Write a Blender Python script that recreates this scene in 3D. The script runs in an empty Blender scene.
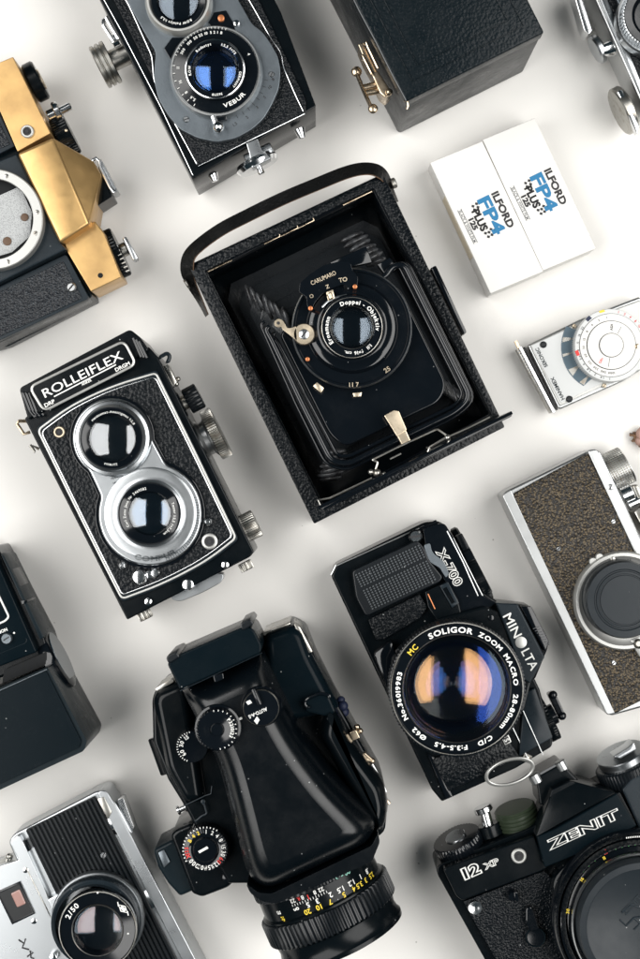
import bpy, bmesh, math, random
from mathutils import Vector, Matrix
random.seed(7)
SC = bpy.context.scene
COL = SC.collection
S, D = 0.58, 900.0          # mm per photo pixel on the table, camera height in mm
R = math.radians
def mpp(h): return S * (1 - h / D)
def W(px, py, h=0.0):
    k = mpp(h)
    return Vector(((px - 320) * k, -(py - 479.5) * k, h))
def frame(ox, oy, ang):
    c, s = math.cos(R(ang)), math.sin(R(ang))
    return lambda u, v: (ox + u * c + v * s, oy - u * s + v * c)

# ------------------------------------------------------------------ materials
def mat(name, col, rough=.5, metal=0., bump=None, dust=0., var=None, coat=0., spec=.5, rvar=0., marks=False):
    m = bpy.data.materials.new(name); m.use_nodes = True
    nt = m.node_tree; N = nt.nodes; L = nt.links
    p = N['Principled BSDF']
    p.inputs['Base Color'].default_value = (*col, 1)
    p.inputs['Roughness'].default_value = rough
    p.inputs['Metallic'].default_value = metal
    p.inputs['Coat Weight'].default_value = coat
    p.inputs['Coat Roughness'].default_value = .08
    p.inputs['Specular IOR Level'].default_value = spec
    tc = N.new('ShaderNodeTexCoord')
    src = None
    def noise(scale, det=4, rgh=.55):
        n = N.new('ShaderNodeTexNoise'); n.inputs['Scale'].default_value = scale
        n.inputs['Detail'].default_value = det; n.inputs['Roughness'].default_value = rgh
        L.new(tc.outputs['Object'], n.inputs['Vector']); return n
    def mixc(fac, a, b):
        x = N.new('ShaderNodeMix'); x.data_type = 'RGBA'
        L.new(fac, x.inputs[0])
        for s_, v in ((6, a), (7, b)):
            if isinstance(v, tuple): x.inputs[s_].default_value = (*v, 1)
            else: L.new(v, x.inputs[s_])
        return x.outputs[2]
    def ramp(f, a, b):
        r = N.new('ShaderNodeMapRange'); r.inputs[1].default_value = a; r.inputs[2].default_value = b
        L.new(f, r.inputs[0]); return r.outputs[0]
    if var:
        c2, sc_, a, b = var
        src = mixc(ramp(noise(sc_).outputs[0], a, b), col, c2)
    h = None
    if bump:
        kind, sc_, st = bump[:3]
        if kind == 'noise': h = noise(sc_, 3).outputs[0]
        elif kind == 'fine': h = noise(sc_, 1, .3).outputs[0]
        elif kind == 'pebble':
            v = N.new('ShaderNodeTexVoronoi'); v.feature = 'SMOOTH_F1'; v.inputs['Scale'].default_value = sc_
            v.inputs['Smoothness'].default_value = .35
            w = noise(sc_ * .8, 2); ad = N.new('ShaderNodeVectorMath'); ad.operation = 'MULTIPLY_ADD'
            L.new(w.outputs['Color'], ad.inputs[0]); ad.inputs[1].default_value = (.9 / sc_,) * 3
            L.new(tc.outputs['Object'], ad.inputs[2]); L.new(ad.outputs[0], v.inputs['Vector'])
            inv = N.new('ShaderNodeMath'); inv.operation = 'SUBTRACT'; inv.inputs[0].default_value = 1
            L.new(v.outputs['Distance'], inv.inputs[1]); h = inv.outputs[0]
        bp = N.new('ShaderNodeBump'); bp.inputs['Strength'].default_value = st
        bp.inputs['Distance'].default_value = bump[3] if len(bump) > 3 else .0006
        L.new(h, bp.inputs['Height']); L.new(bp.outputs[0], p.inputs['Normal'])
        if len(bump) > 4:        # worn colour on the raised grain
            src = mixc(ramp(h, bump[5], bump[6]), src or col, bump[4])
    if dust:
        v = N.new('ShaderNodeTexVoronoi'); v.inputs['Scale'].default_value = 260
        L.new(tc.outputs['Object'], v.inputs['Vector'])
        lt = N.new('ShaderNodeMath'); lt.operation = 'LESS_THAN'; L.new(v.outputs['Distance'], lt.inputs[0]); lt.inputs[1].default_value = .09
        sp = N.new('ShaderNodeSeparateColor'); L.new(v.outputs['Color'], sp.inputs[0])
        g = N.new('ShaderNodeMath'); g.operation = 'LESS_THAN'; L.new(sp.outputs[0], g.inputs[0]); g.inputs[1].default_value = .20 * dust
        mu = N.new('ShaderNodeMath'); mu.operation = 'MULTIPLY'; L.new(lt.outputs[0], mu.inputs[0]); L.new(g.outputs[0], mu.inputs[1])
        m2 = N.new('ShaderNodeMath'); m2.operation = 'MULTIPLY'; L.new(mu.outputs[0], m2.inputs[0]); L.new(sp.outputs[1], m2.inputs[1])
        src = mixc(m2.outputs[0], src or col, (.36, .37, .37))
    if marks:
        n1 = noise(9, 8, .7); src = mixc(ramp(n1.outputs[0], .56, .80), src or col, (col[0] * .90, col[1] * .90, col[2] * .91))
        v = N.new('ShaderNodeTexVoronoi'); v.inputs['Scale'].default_value = 90; L.new(tc.outputs['Object'], v.inputs['Vector'])
        lt = N.new('ShaderNodeMath'); lt.operation = 'LESS_THAN'; L.new(v.outputs['Distance'], lt.inputs[0]); lt.inputs[1].default_value = .045
        sp = N.new('ShaderNodeSeparateColor'); L.new(v.outputs['Color'], sp.inputs[0])
        g = N.new('ShaderNodeMath'); g.operation = 'LESS_THAN'; L.new(sp.outputs[0], g.inputs[0]); g.inputs[1].default_value = .17
        mu = N.new('ShaderNodeMath'); mu.operation = 'MULTIPLY'; L.new(lt.outputs[0], mu.inputs[0]); L.new(g.outputs[0], mu.inputs[1])
        m2 = N.new('ShaderNodeMath'); m2.operation = 'MULTIPLY'; L.new(mu.outputs[0], m2.inputs[0]); L.new(sp.outputs[1], m2.inputs[1])
        src = mixc(m2.outputs[0], src, (.35, .33, .30))
    if src is not None: L.new(src, p.inputs['Base Color'])
    if rvar:
        r = N.new('ShaderNodeMapRange'); r.inputs[1].default_value = .35; r.inputs[2].default_value = .7
        r.inputs[3].default_value = max(.03, rough - rvar); r.inputs[4].default_value = rough + rvar
        L.new(noise(60, 6, .65).outputs[0], r.inputs[0]); L.new(r.outputs[0], p.inputs['Roughness'])
    return m
def glass(name, tint, fac, rough=.07):
    m = bpy.data.materials.new(name); m.use_nodes = True
    nt = m.node_tree; N = nt.nodes; L = nt.links; N.remove(N['Principled BSDF'])
    o = N['Material Output']; t = N.new('ShaderNodeBsdfTransparent'); g = N.new('ShaderNodeBsdfGlossy')
    g.inputs['Color'].default_value = (*tint, 1); g.inputs['Roughness'].default_value = rough
    t.inputs[0].default_value = (.96, .97, .97, 1)
    mx = N.new('ShaderNodeMixShader'); mx.inputs[0].default_value = fac
    L.new(t.outputs[0], mx.inputs[1]); L.new(g.outputs[0], mx.inputs[2]); L.new(mx.outputs[0], o.inputs['Surface'])
    return m
K = (.0022, .0038, .005)
MT = dict(
 table=mat('white_paper', (.77, .752, .722), .55, bump=('noise', 700, .12, .0003), marks=True, var=((.745, .73, .70), 5, .35, .7), spec=.3),
 satin=mat('satin_black', K, .22, spec=.19, dust=1, rvar=.05, bump=('fine', 2500, .08, .0002)),
 matte=mat('matte_black', (.0026, .0062, .0088), .27, spec=.075, dust=1, rvar=.05, bump=('fine', 2200, .12, .0002)),
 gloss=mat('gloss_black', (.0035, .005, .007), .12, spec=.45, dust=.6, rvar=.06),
 prismblack=mat('worn_satin_black', (.0014, .0027, .004), .26, spec=.36, dust=.8, rvar=.05, bump=('fine', 2500, .05, .0002)),
 greyblack=mat('grey_black_paint', (.012, .018, .023), .3, spec=.2, dust=.6, rvar=.08),
 greyplas=mat('dark_grey_plastic', (.006, .0115, .015), .32, spec=.12, dust=1, rvar=.08, bump=('fine', 2500, .1, .0002)),
 rubber=mat('rubber_black', (.004, .006, .008), .30, spec=.35, dust=.5),
 leather=mat('pebbled_leather', (.0025, .004, .0055), .30, spec=.20, bump=('pebble', 600, .55, .0007), dust=.5, rvar=.04),
 leather2=mat('soft_grained_leather', (.003, .0065, .0088), .34, spec=.15, bump=('pebble', 640, .38, .0005), dust=.5, rvar=.08),
 leatherf=mat('fine_grained_leather', (.003, .0045, .006), .26, spec=.2, bump=('pebble', 900, .6, .0006), dust=.5),
 leatherg=mat('grey_worn_leather', (.005, .007, .010), .32, spec=.3, bump=('pebble', 900, .8, .0007, (.06, .07, .08), .6, .95)),
 leatherb=mat('brown_vulcanite', (.012, .010, .008), .36, spec=.35, bump=('pebble', 820, .9, .0009, (.21, .16, .095), .46, 1.0)),
 bellows=mat('bellows_leather', (.012, .014, .016), .3, spec=.45, bump=('noise', 700, .25, .0004), rvar=.06),
 chrome=mat('satin_chrome', (.46, .48, .495), .30, 1, rvar=.03),
 polish=mat('polished_chrome', (.74, .75, .76), .18, 1, rvar=.04),
 alu=mat('matte_aluminium', (.47, .48, .48), .34, 1, rvar=.03, bump=('fine', 3000, .05, .0002)),
 white_metal=mat('bright_satin_silver', (.50, .50, .48), .42, .75, rvar=.03),
 steel=mat('aged_steel', (.42, .41, .38), .36, 1, rvar=.12, var=((.25, .22, .18), 240, .5, .75)),
 greypaint=mat('hammered_grey_paint', (.135, .155, .172), .38, .7, bump=('noise', 1400, .2, .0003), rvar=.08),
 brass=mat('worn_brass', (.60, .385, .16), .38, .8, var=((.38, .235, .10), 40, .46, .78), rvar=.08, bump=('fine', 2600, .06, .0002)),
 brassd=mat('old_brass', (.60, .49, .36), .3, 1, rvar=.1, var=((.25, .17, .10), 260, .5, .75)),
 gilt=mat('pale_gilt', (.66, .56, .42), .38, .9, rvar=.1, var=((.50, .42, .31), 200, .5, .7)),
 card=mat('white_card', (.69, .68, .655), .45, bump=('noise', 90, .25, .0006), var=((.72, .70, .665), 30, .4, .7)),
 cardside=mat('yellowed_card_edge', (.62, .54, .40), .6),
 white=mat('white_print', (.78, .78, .75), .6),
 greytx=mat('grey_print', (.13, .135, .14), .6),
 black=mat('black_print', (.012, .012, .014), .6),
 blue=mat('blue_print', (.008, .15, .32), .6),
 navy=mat('navy_mark', (.008, .014, .045), .6),
 red=mat('red_print', (.62, .035, .03), .6),
 yellow=mat('yellow_print', (.75, .55, .04), .6),
 green=mat('green_print', (.10, .42, .12), .6),
 teal=mat('pale_green_print', (.25, .55, .45), .6),
 orange=mat('copper_dot', (.50, .18, .07), .35, .6),
 greendial=mat('olive_black_dial', (.022, .032, .018), .4, dust=.6),
 pitch=mat('lens_barrel_black', (.004, .005, .006), .5),
 cavity=mat('flocked_black', (.003, .004, .005), .9),
 screen_refl=mat('painted_screen_reflection', (.40, .41, .41), .5, bump=('pebble', 1300, .8, .0004, (.22, .225, .23), .5, .9)),
 pink=mat('pink_finder_glass', (.33, .19, .165), .12, coat=.3),
 meterplate=mat('pearl_meter_plate', (.55, .56, .555), .35, coat=.15),
 darkglass=mat('dark_glass', (.03, .05, .065), .06, coat=.6),
 belcorner=mat('pale_bellows_corner', (.055, .058, .062), .32, spec=.5, bump=('noise', 500, .6, .0006), var=((.012, .012, .013), 260, .42, .62)),
 meterglass=mat('meter_window_glass', (.10, .14, .17), .12, coat=.3),
 stud=mat('grip_stud_rubber', (.07, .078, .084), .3, spec=.5),
 capm=mat('lens_cap_rubber', (.013, .0175, .0215), .42, spec=.3, dust=1, rvar=.06, bump=('noise', 120, .12, .0006)),
 strap=mat('strap_leather', (.006, .006, .006), .30, spec=.35, bump=('pebble', 500, .3, .0005), rvar=.1),
 edgebrown=mat('strap_edge_brown', (.10, .055, .03), .6),
 pod=mat('dried_brown_husk', (.22, .12, .06), .7, var=((.03, .02, .015), 350, .45, .6)),
 podl=mat('pink_brown_husk', (.36, .22, .18), .6),
)
GLS = dict(
 clear=glass('uncoated_glass', (.95, .97, 1), .075),
 clear2=glass('inner_glass', (.72, .82, .95), .06),
 blue=glass('blue_coated_glass', (.10, .30, .95), .10),
 blue2=glass('pale_blue_glass', (.35, .6, 1), .06),
 orange=glass('amber_coated_glass', (1, .52, .22), .12),
 violet=glass('violet_coated_glass', (.62, .42, 1), .08),
 pinkg=glass('rose_coated_glass', (.95, .66, .62), .07),
 weak=glass('dark_coated_glass', (.6, .75, .9), .03),
)
MT.update({'g_' + k: v for k, v in GLS.items()})

# ------------------------------------------------------------------ mesh tools
def round_poly(pts, r, n=5):
    if not r: return list(pts)
    out = []; m = len(pts)
    for i, p in enumerate(pts):
        a = Vector(pts[i - 1]); b = Vector(p[:2]); c = Vector(pts[(i + 1) % m][:2]); a = a.xy if len(a) > 2 else a
        rr = p[2] if len(p) > 2 else r
        d1 = Vector((a[0] - b[0], a[1] - b[1])); d2 = Vector((c[0] - b[0], c[1] - b[1]))
        k = min(rr, d1.length * .49, d2.length * .49)
        s = b + d1.normalized() * k; e = b + d2.normalized() * k
        for j in range(n + 1):
            t = j / n; out.append(tuple(s * (1 - t) ** 2 + b * 2 * t * (1 - t) + e * t * t))
    return out
def circle(cx, cy, r, n=48): return [(cx + r * math.cos(2 * math.pi * i / n), cy - r * math.sin(2 * math.pi * i / n)) for i in range(n)]
_tc = {}
def glyphs(s, bold=0., outline=0.):
    key = (s, bold, outline)
    if key in _tc: return _tc[key]
    c = bpy.data.curves.new('t', 'FONT'); c.body = s; c.size = 1; c.resolution_u = 3
    if outline: c.fill_mode = 'NONE'; c.offset = bold; c.bevel_depth = outline; c.bevel_resolution = 0
    else: c.fill_mode = 'BOTH'; c.offset = bold
    o = bpy.data.objects.new('t', c); COL.objects.link(o)
    bpy.context.view_layer.update()
    dg = bpy.context.evaluated_depsgraph_get()
    me = bpy.data.meshes.new_from_object(o.evaluated_get(dg))
    vs = [v.co.copy() for v in me.vertices]; fs = [tuple(f.vertices) for f in me.polygons]
    bpy.data.objects.remove(o); bpy.data.curves.remove(c); bpy.data.meshes.remove(me)
    _tc[key] = (vs, fs); return vs, fs
CAP = .70
class B:
    def __init__(s): s.bm = bmesh.new()
    def _merge(s, b2, bev=0, seg=2, ang=30):
        bmesh.ops.recalc_face_normals(b2, faces=b2.faces)
        if bev:
            es = [e for e in b2.edges if len(e.link_faces) == 2 and e.calc_face_angle(0) > R(ang)]
            if es:
                bmesh.ops.bevel(b2, geom=es, offset=bev, segments=seg, affect='EDGES', clamp_overlap=True, profile=.5)
        me = bpy.data.meshes.new('x'); b2.to_mesh(me); b2.free(); s.bm.from_mesh(me); bpy.data.meshes.remove(me)
    def prism(s, pts, h1, h0, bev=.6, rnd=0, seg=2, grow=1.0, dome=0, hs=None):
        """outline traced at height h1, straight (or flared) sides down to h0"""
        pts = round_poly(pts, rnd); b = bmesh.new()
        top = [W(x, y, h1) for x, y in [q[:2] for q in pts]]
        c = sum(top, Vector()) / len(top)
        bot = [Vector((c.x + (v.x - c.x) * grow, c.y + (v.y - c.y) * grow, h0)) for v in top]
        if hs: top = [Vector((v.x, v.y, hs(v.x, v.y))) for v in top]
        tv = [b.verts.new(v) for v in top]; bv = [b.verts.new(v) for v in bot]
        b.faces.new(tv); b.faces.new(bv[::-1]); n = len(tv)
        for i in range(n): b.faces.new((tv[i], bv[i], bv[(i + 1) % n], tv[(i + 1) % n]))
        s._merge(b, bev, seg); return s
    def pillow(s, pts, htop, hedge, h0, inset, rnd=3, n=140, steps=9, grow=0.):
        """outline traced at the shoulder, rolling smoothly up to a flat top inset mm further in"""
        P = [W(x, y, (htop + hedge) / 2).xy for x, y in [q[:2] for q in round_poly(pts, rnd)]]
        L = [0]
        for i in range(len(P)): L.append(L[-1] + (P[(i + 1) % len(P)] - P[i]).length)
        Q = []
        for k in range(n):
            t = L[-1] * k / n; i = max(j for j in range(len(P)) if L[j] <= t); f = (t - L[i]) / max(1e-9, L[i + 1] - L[i])
            Q.append(P[i].lerp(P[(i + 1) % len(P)], f))
        area_ = sum(Q[i - 1].cross(Q[i]) for i in range(n)); sg = 1 if area_ > 0 else -1
        b = bmesh.new(); rings = [[b.verts.new((v.x, v.y, h0)) for v in Q], ]
        prev = 0.
        for j in range(steps + 1):
            a = math.pi / 2 * j / steps; d = inset * (1 - math.cos(a)); z = hedge + (htop - hedge) * math.sin(a); st = d - prev; prev = d
            sub_ = max(1, int(st / .5) + 1)
            for _ in range(sub_):
                N_ = []
                for i in range(n):
                    t = (Q[(i + 2) % n] - Q[i - 2]).normalized(); N_.append(Vector((-t.y, t.x)) * sg)
                Q = [Q[i] + N_[i] * st / sub_ for i in range(n)]
                if j:
                    Q = [Q[i] * .8 + (Q[i - 1] + Q[(i + 1) % n]) * .1 for i in range(n)]
                    M_ = [0]
                    for i in range(n): M_.append(M_[-1] + (Q[(i + 1) % n] - Q[i]).length)
                    O_ = []; i = 0
                    for k in range(n):
                        t = M_[-1] * k / n
                        while M_[i + 1] < t: i += 1
                        O_.append(Q[i].lerp(Q[(i + 1) % n], (t - M_[i]) / max(1e-9, M_[i + 1] - M_[i])))
                    Q = O_
            rings.append([b.verts.new((v.x, v.y, z)) for v in Q])
        for A, C in zip(rings, rings[1:]):
            for i in range(n): b.faces.new((A[i], A[(i + 1) % n], C[(i + 1) % n], C[i]))
        b.faces.new(rings[-1]); b.faces.new(rings[0][::-1]); s._merge(b); return s
    def frame(s, outer, inner, h1, h0, bev=.5):
        b = bmesh.new(); n = len(outer)
        o = [W(x, y, h1) for x, y in outer]; i_ = [W(x, y, h1) for x, y in inner]
        T = [b.verts.new(v) for v in o]; U = [b.verts.new(v) for v in i_]
        Tb = [b.verts.new((v.x, v.y, h0)) for v in o]; Ub = [b.verts.new((v.x, v.y, h0)) for v in i_]
        for k in range(n):
            j = (k + 1) % n
            b.faces.new((T[k], T[j], U[j], U[k])); b.faces.new((Tb[k], Ub[k], Ub[j], Tb[j]))
            b.faces.new((T[k], Tb[k], Tb[j], T[j])); b.faces.new((U[k], U[j], Ub[j], Ub[k]))
        s._merge(b, bev); return s
    def lathe(s, o, ax, prof, n=64, teeth=0, depth=0, tk=None, close=True, a0=0):
        """profile [(radius, along)] mm round axis ax from o; teeth cut into radii of profile points in tk"""
        ax = ax.normalized(); u = ax.orthogonal().normalized() if abs(ax.z) < .999 else Vector((1, 0, 0)); v = ax.cross(u)
        b = bmesh.new(); rows = []
        if teeth: n = teeth * 4
        for i, (r, t) in enumerate(prof):
            if r < 1e-4: rows.append([b.verts.new(o + ax * t)]); continue
            row = []
            for k in range(n):
                rr = r
                if teeth and (tk is None or i in tk) and k % 4 in (0, 1): rr = r - depth
                a = 2 * math.pi * k / n + a0
                row.append(b.verts.new(o + ax * t + (u * math.cos(a) + v * math.sin(a)) * rr))
            rows.append(row)
        for A, C in zip(rows, rows[1:]):
            for k in range(n):
                j = (k + 1) % n
                if len(A) == 1 and len(C) == 1: break
                if len(A) == 1: b.faces.new((A[0], C[k], C[j]))
                elif len(C) == 1: b.faces.new((A[k], A[j], C[0]))
                else: b.faces.new((A[k], A[j], C[j], C[k]))
        s._merge(b); return s
    def zl(s, cx, cy, href, prof, **kw):
        """vertical lathe; centre and radii are read in photo pixels at height href; profile [(r_px, z_mm)]"""
        c = W(cx, cy, href); k = mpp(href)
        return s.lathe(Vector((c.x, c.y, 0)), Vector((0, 0, 1)), [(r * k, z) for r, z in prof], **kw)
    def disc(s, cx, cy, r, h1, h0, bev=.4, **kw):
        k = bev / mpp(h1)
        return s.zl(cx, cy, h1, [(r, h0), (r, h1 - bev), (r - k * .3, h1 - bev * .3), (r - k, h1), (0, h1)], **kw)
    def hc(s, a, b_, h, r, prof=None, bev=.5, h2=None, **kw):
        """cylinder lying along a->b (photo px at height h), radius mm"""
        A = W(*a, h); Bv = W(*b_, h if h2 is None else h2); L = (Bv - A).length
        if prof is None: prof = [(0, 0), (r - bev, 0), (r, bev), (r, L - bev), (r - bev, L), (0, L)]
        else: prof = [(q * r, t * L) for q, t in prof]
        return s.lathe(A, Bv - A, prof, **kw)
    def tube(s, pts, r, closed=False, n=8, flat=1.0):
        pts = [Vector(p) for p in pts]; m = len(pts); b = bmesh.new(); rings = []
        for i, p in enumerate(pts):
            if closed: t = pts[(i + 1) % m] - pts[i - 1]
            else: t = pts[min(i + 1, m - 1)] - pts[max(i - 1, 0)]
            t.normalize(); up = Vector((0, 0, 1)) if abs(t.z) < .95 else Vector((1, 0, 0))
            x = t.cross(up).normalized(); y = x.cross(t)
            rings.append([b.verts.new(p + (x * math.cos(2 * math.pi * k / n) + y * math.sin(2 * math.pi * k / n) * flat) * r) for k in range(n)])
        for i in range(m if closed else m - 1):
            A, C = rings[i], rings[(i + 1) % m]
            for k in range(n): b.faces.new((A[k], A[(k + 1) % n], C[(k + 1) % n], C[k]))
        if not closed: b.faces.new(rings[0]); b.faces.new(rings[-1][::-1])
        s._merge(b); return s
    def line(s, pts, h, r, closed=False, rnd=0, flat=1.0, n=8):
        return s.tube([W(x, y, h) for x, y in (round_poly(pts, rnd) if rnd else pts)], r, closed, n, flat)
    def ribbon(s, pts, widths, thick):
        """flat band: pts world, widths = (vector) across"""
        b = bmesh.new(); rows = []
        for p, w_ in zip(pts, widths):
            t = Vector((0, 0, thick)); rows.append([b.verts.new(p - w_), b.verts.new(p + w_), b.verts.new(p + w_ + t), b.verts.new(p - w_ + t)])
        for A, C in zip(rows, rows[1:]):
            for k in range(4): b.faces.new((A[k], A[(k + 1) % 4], C[(k + 1) % 4], C[k]))
        b.faces.new(rows[0]); b.faces.new(rows[-1][::-1]); s._merge(b, .3); return s
    def sphere(s, cx, cy, h, r, sq=1.0):
        b = bmesh.new(); bmesh.ops.create_uvsphere(b, u_segments=16, v_segments=10, radius=r)
        c = W(cx, cy, h)
        for v in b.verts: v.co = Vector((v.co.x, v.co.y, v.co.z * sq)) + c
        s._merge(b); return s
    def ellipsoid(s, c, rx, ry, rz, ang, tilt=0):
        b = bmesh.new(); bmesh.ops.create_uvsphere(b, u_segments=18, v_segments=10, radius=1)
        m = Matrix.Translation(c) @ Matrix.Rotation(R(ang), 4, 'Z') @ Matrix.Rotation(R(tilt), 4, 'Y') @ Matrix.Diagonal((rx, ry, rz, 1))
        bmesh.ops.transform(b, matrix=m, verts=b.verts); s._merge(b); return s
    def _glyph(s, vs, fs, fn):
        b = s.bm; nv = [b.verts.new(fn(v)) for v in vs]
        for f in fs:
            try: b.faces.new([nv[i] for i in f])
            except ValueError: pass
    def text(s, t, x, y, h, size, ang=0, bold=.022, outline=0., sx=1., align='c', rise=.15, w=0):
        """flat lettering centred on photo point (x, y) at height h; size = cap height in px"""
        vs, fs = glyphs(t, bold, outline); 
        if not vs: return s
        k = size * mpp(h) / CAP; x0 = min(v.x for v in vs); x1 = max(v.x for v in vs)
        if w: sx = w * mpp(h) / ((x1 - x0) * k)
        cx = {'c': (x0 + x1) / 2, 'l': x0, 'r': x1}[align]; c = W(x, y, h); ca, sa = math.cos(R(ang)), math.sin(R(ang))
        def fn(v):
            a = (v.x - cx) * k * sx; b_ = (v.y - CAP / 2) * k
            return Vector((c.x + a * ca - b_ * sa, c.y + a * sa + b_ * ca, h + rise + v.z * k * .5))
        s._glyph(vs, fs, fn); return s
    def arc(s, t, cx, cy, Rr, h, size, mid, bold=.022, inward=False, gap=.16, sx=1., outline=0., rise=.15, href=None):
        """lettering round a circle, reading clockwise with tops outward (or counter-clockwise, tops inward)"""
        k = size * mpp(h) / CAP; c = W(cx, cy, href or h); rad = Rr * mpp(href or h); items = []; tot = 0
        for ch in t:
            vs, fs = glyphs(ch, bold, outline) if ch != ' ' else ([], [])
            w_ = (max(v.x for v in vs) - min(v.x for v in vs)) * sx if vs else .28
            items.append((vs, fs, tot + w_ / 2)); tot += w_ + gap
        tot -= gap; sg = 1 if inward else -1
        for vs, fs, pos in items:
            if not vs: continue
            a = R(mid) + sg * (pos - tot / 2) * k / rad; xm = (max(v.x for v in vs) + min(v.x for v in vs)) / 2
            ra = a - math.pi / 2 + (math.pi if inward else 0); ca, sa = math.cos(ra), math.sin(ra)
            ox, oy = c.x + rad * math.cos(a), c.y + rad * math.sin(a)
            def fn(v):
                p = (v.x - xm) * k * sx; q = (v.y - CAP / 2) * k
                return Vector((ox + p * ca - q * sa, oy + p * sa + q * ca, h + rise + v.z * k * .5))
            s._glyph(vs, fs, fn)
        return s
    def ticks(s, cx, cy, r0, r1, h, a0, a1, n, wd=.18, rise=.12):
        c = W(cx, cy, h); k = mpp(h)
        for i in range(n):
            a = R(a0 + (a1 - a0) * i / max(1, n - 1)); d = Vector((math.cos(a), math.sin(a), 0)); t = Vector((-d.y, d.x, 0)) * wd
            p = c + d * r0 * k; q = c + d * r1 * k; z = Vector((0, 0, rise))
            s.bm.faces.new([s.bm.verts.new(v + z) for v in (p - t, q - t, q + t, p + t)])
        return s
    def out(s, name, m, th, label=None):
        root = th['_root'] if isinstance(th, dict) else None
        parent = th['_obj'] if isinstance(th, dict) else th
        off = root['_loc']; bm = s.bm
        for v in bm.verts: v.co = (v.co - off) * .001
        for e in bm.edges:
            if len(e.link_faces) == 2 and e.calc_face_angle(0) > R(38): e.smooth = False
        big = []
        for f in bm.faces:
            f.smooth = True
            if len(f.verts) > 8 and abs(f.normal.z) > .999: f.smooth = False; big.append(f)
        if big: bmesh.ops.triangulate(bm, faces=big, ngon_method='EAR_CLIP')
        me = bpy.data.meshes.new(name); bm.to_mesh(me); bm.free()
        me.materials.append(MT[m])
        o = bpy.data.objects.new(name, me); COL.objects.link(o); o.parent = parent
        if any(len(p.vertices) > 4 for p in me.polygons):
            md = o.modifiers.new('wn', 'WEIGHTED_NORMAL'); md.keep_sharp = True
        if label: o['label'] = label
        return dict(_root=root, _obj=o)
def thing(name, label, cat, px, py, group=None):
    o = bpy.data.objects.new(name, None); COL.objects.link(o); loc = W(px, py, 0); o.location = loc * .001
    o.empty_display_size = .02; o['label'] = label; o['category'] = cat
    if group: o['group'] = group
    d = dict(_obj=o); d['_root'] = {'_loc': loc}
    d['_root'] = d['_root']; return d
def screw(th, cx, cy, h, r, m='alu', name='screw', ang=20, rise=.8):
    b = B(); b.zl(cx, cy, h + rise, [(r, h), (r, h + rise * .5), (r * .75, h + rise), (0, h + rise)], n=20)
    o = b.out(name, m, th)
    c, s_ = math.cos(R(ang)), math.sin(R(ang)); q = r * .8; w_ = r * .16
    B().prism([(cx + q * c - w_ * s_, cy - q * s_ - w_ * c), (cx + q * c + w_ * s_, cy - q * s_ + w_ * c), (cx - q * c + w_ * s_, cy + q * s_ + w_ * c), (cx - q * c - w_ * s_, cy + q * s_ - w_ * c)], h + rise + .06, h + rise - .2, bev=0).out('slot', 'black', o)
    return o
def socket(th, cx, cy, h, r, name='flash_socket', m='white_metal'):
    b = B(); b.zl(cx, cy, h + 1.6, [(r, h - .3), (r, h + 1.2), (r * .88, h + 1.6), (r * .68, h + 1.6), (r * .62, h + .3), (r * .6, h + .3)], n=32)
    o = b.out(name, m, th)
    B().zl(cx, cy, h + 1, [(r * .6, h + .36), (r * .3, h + .4), (r * .26, h + .9), (0, h + .9)], n=24).out('contact_pin', 'black', o)
    return o
def dome(b, cx, cy, href, r, z, tilt, n=48):
    """spherical cap of rim radius r px whose rim slope is tilt degrees"""
    k = mpp(href); rm = r * k; Rc = rm / math.sin(R(tilt)); pr = []
    for i in range(11):
        a = R(tilt) * (1 - i / 10); pr.append((Rc * math.sin(a), z + Rc * (math.cos(a) - math.cos(R(tilt)))))
    c = W(cx, cy, href); b.lathe(Vector((c.x, c.y, 0)), Vector((0, 0, 1)), pr, n=n); return b
def optic(th, cx, cy, href, r, z, layers, name='lens_glass'):
    """stack of coated lens elements inside a dark barrel: layers = [(r_fraction, depth_mm, tilt, material)]"""
    o = None
    for i, (f, d, tl, m) in enumerate(layers):
        b = B(); dome(b, cx, cy, href, r * f, z - d, tl)
        q = b.out(name if i == 0 else 'lens_element', m, th if o is None else o)
        if o is None: o = q
    return o
# ------------------------------------------------------------------ setting
bm = bmesh.new()
vs = [bm.verts.new(v) for v in ((-.9, -1.0, 0), (.9, -1.0, 0), (.9, 1.0, 0), (-.9, 1.0, 0))]; bm.faces.new(vs)
me = bpy.data.meshes.new('table_surface'); bm.to_mesh(me); bm.free(); me.materials.append(MT['table'])
o = bpy.data.objects.new('table_surface', me); COL.objects.link(o); o['kind'] = 'structure'

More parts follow.
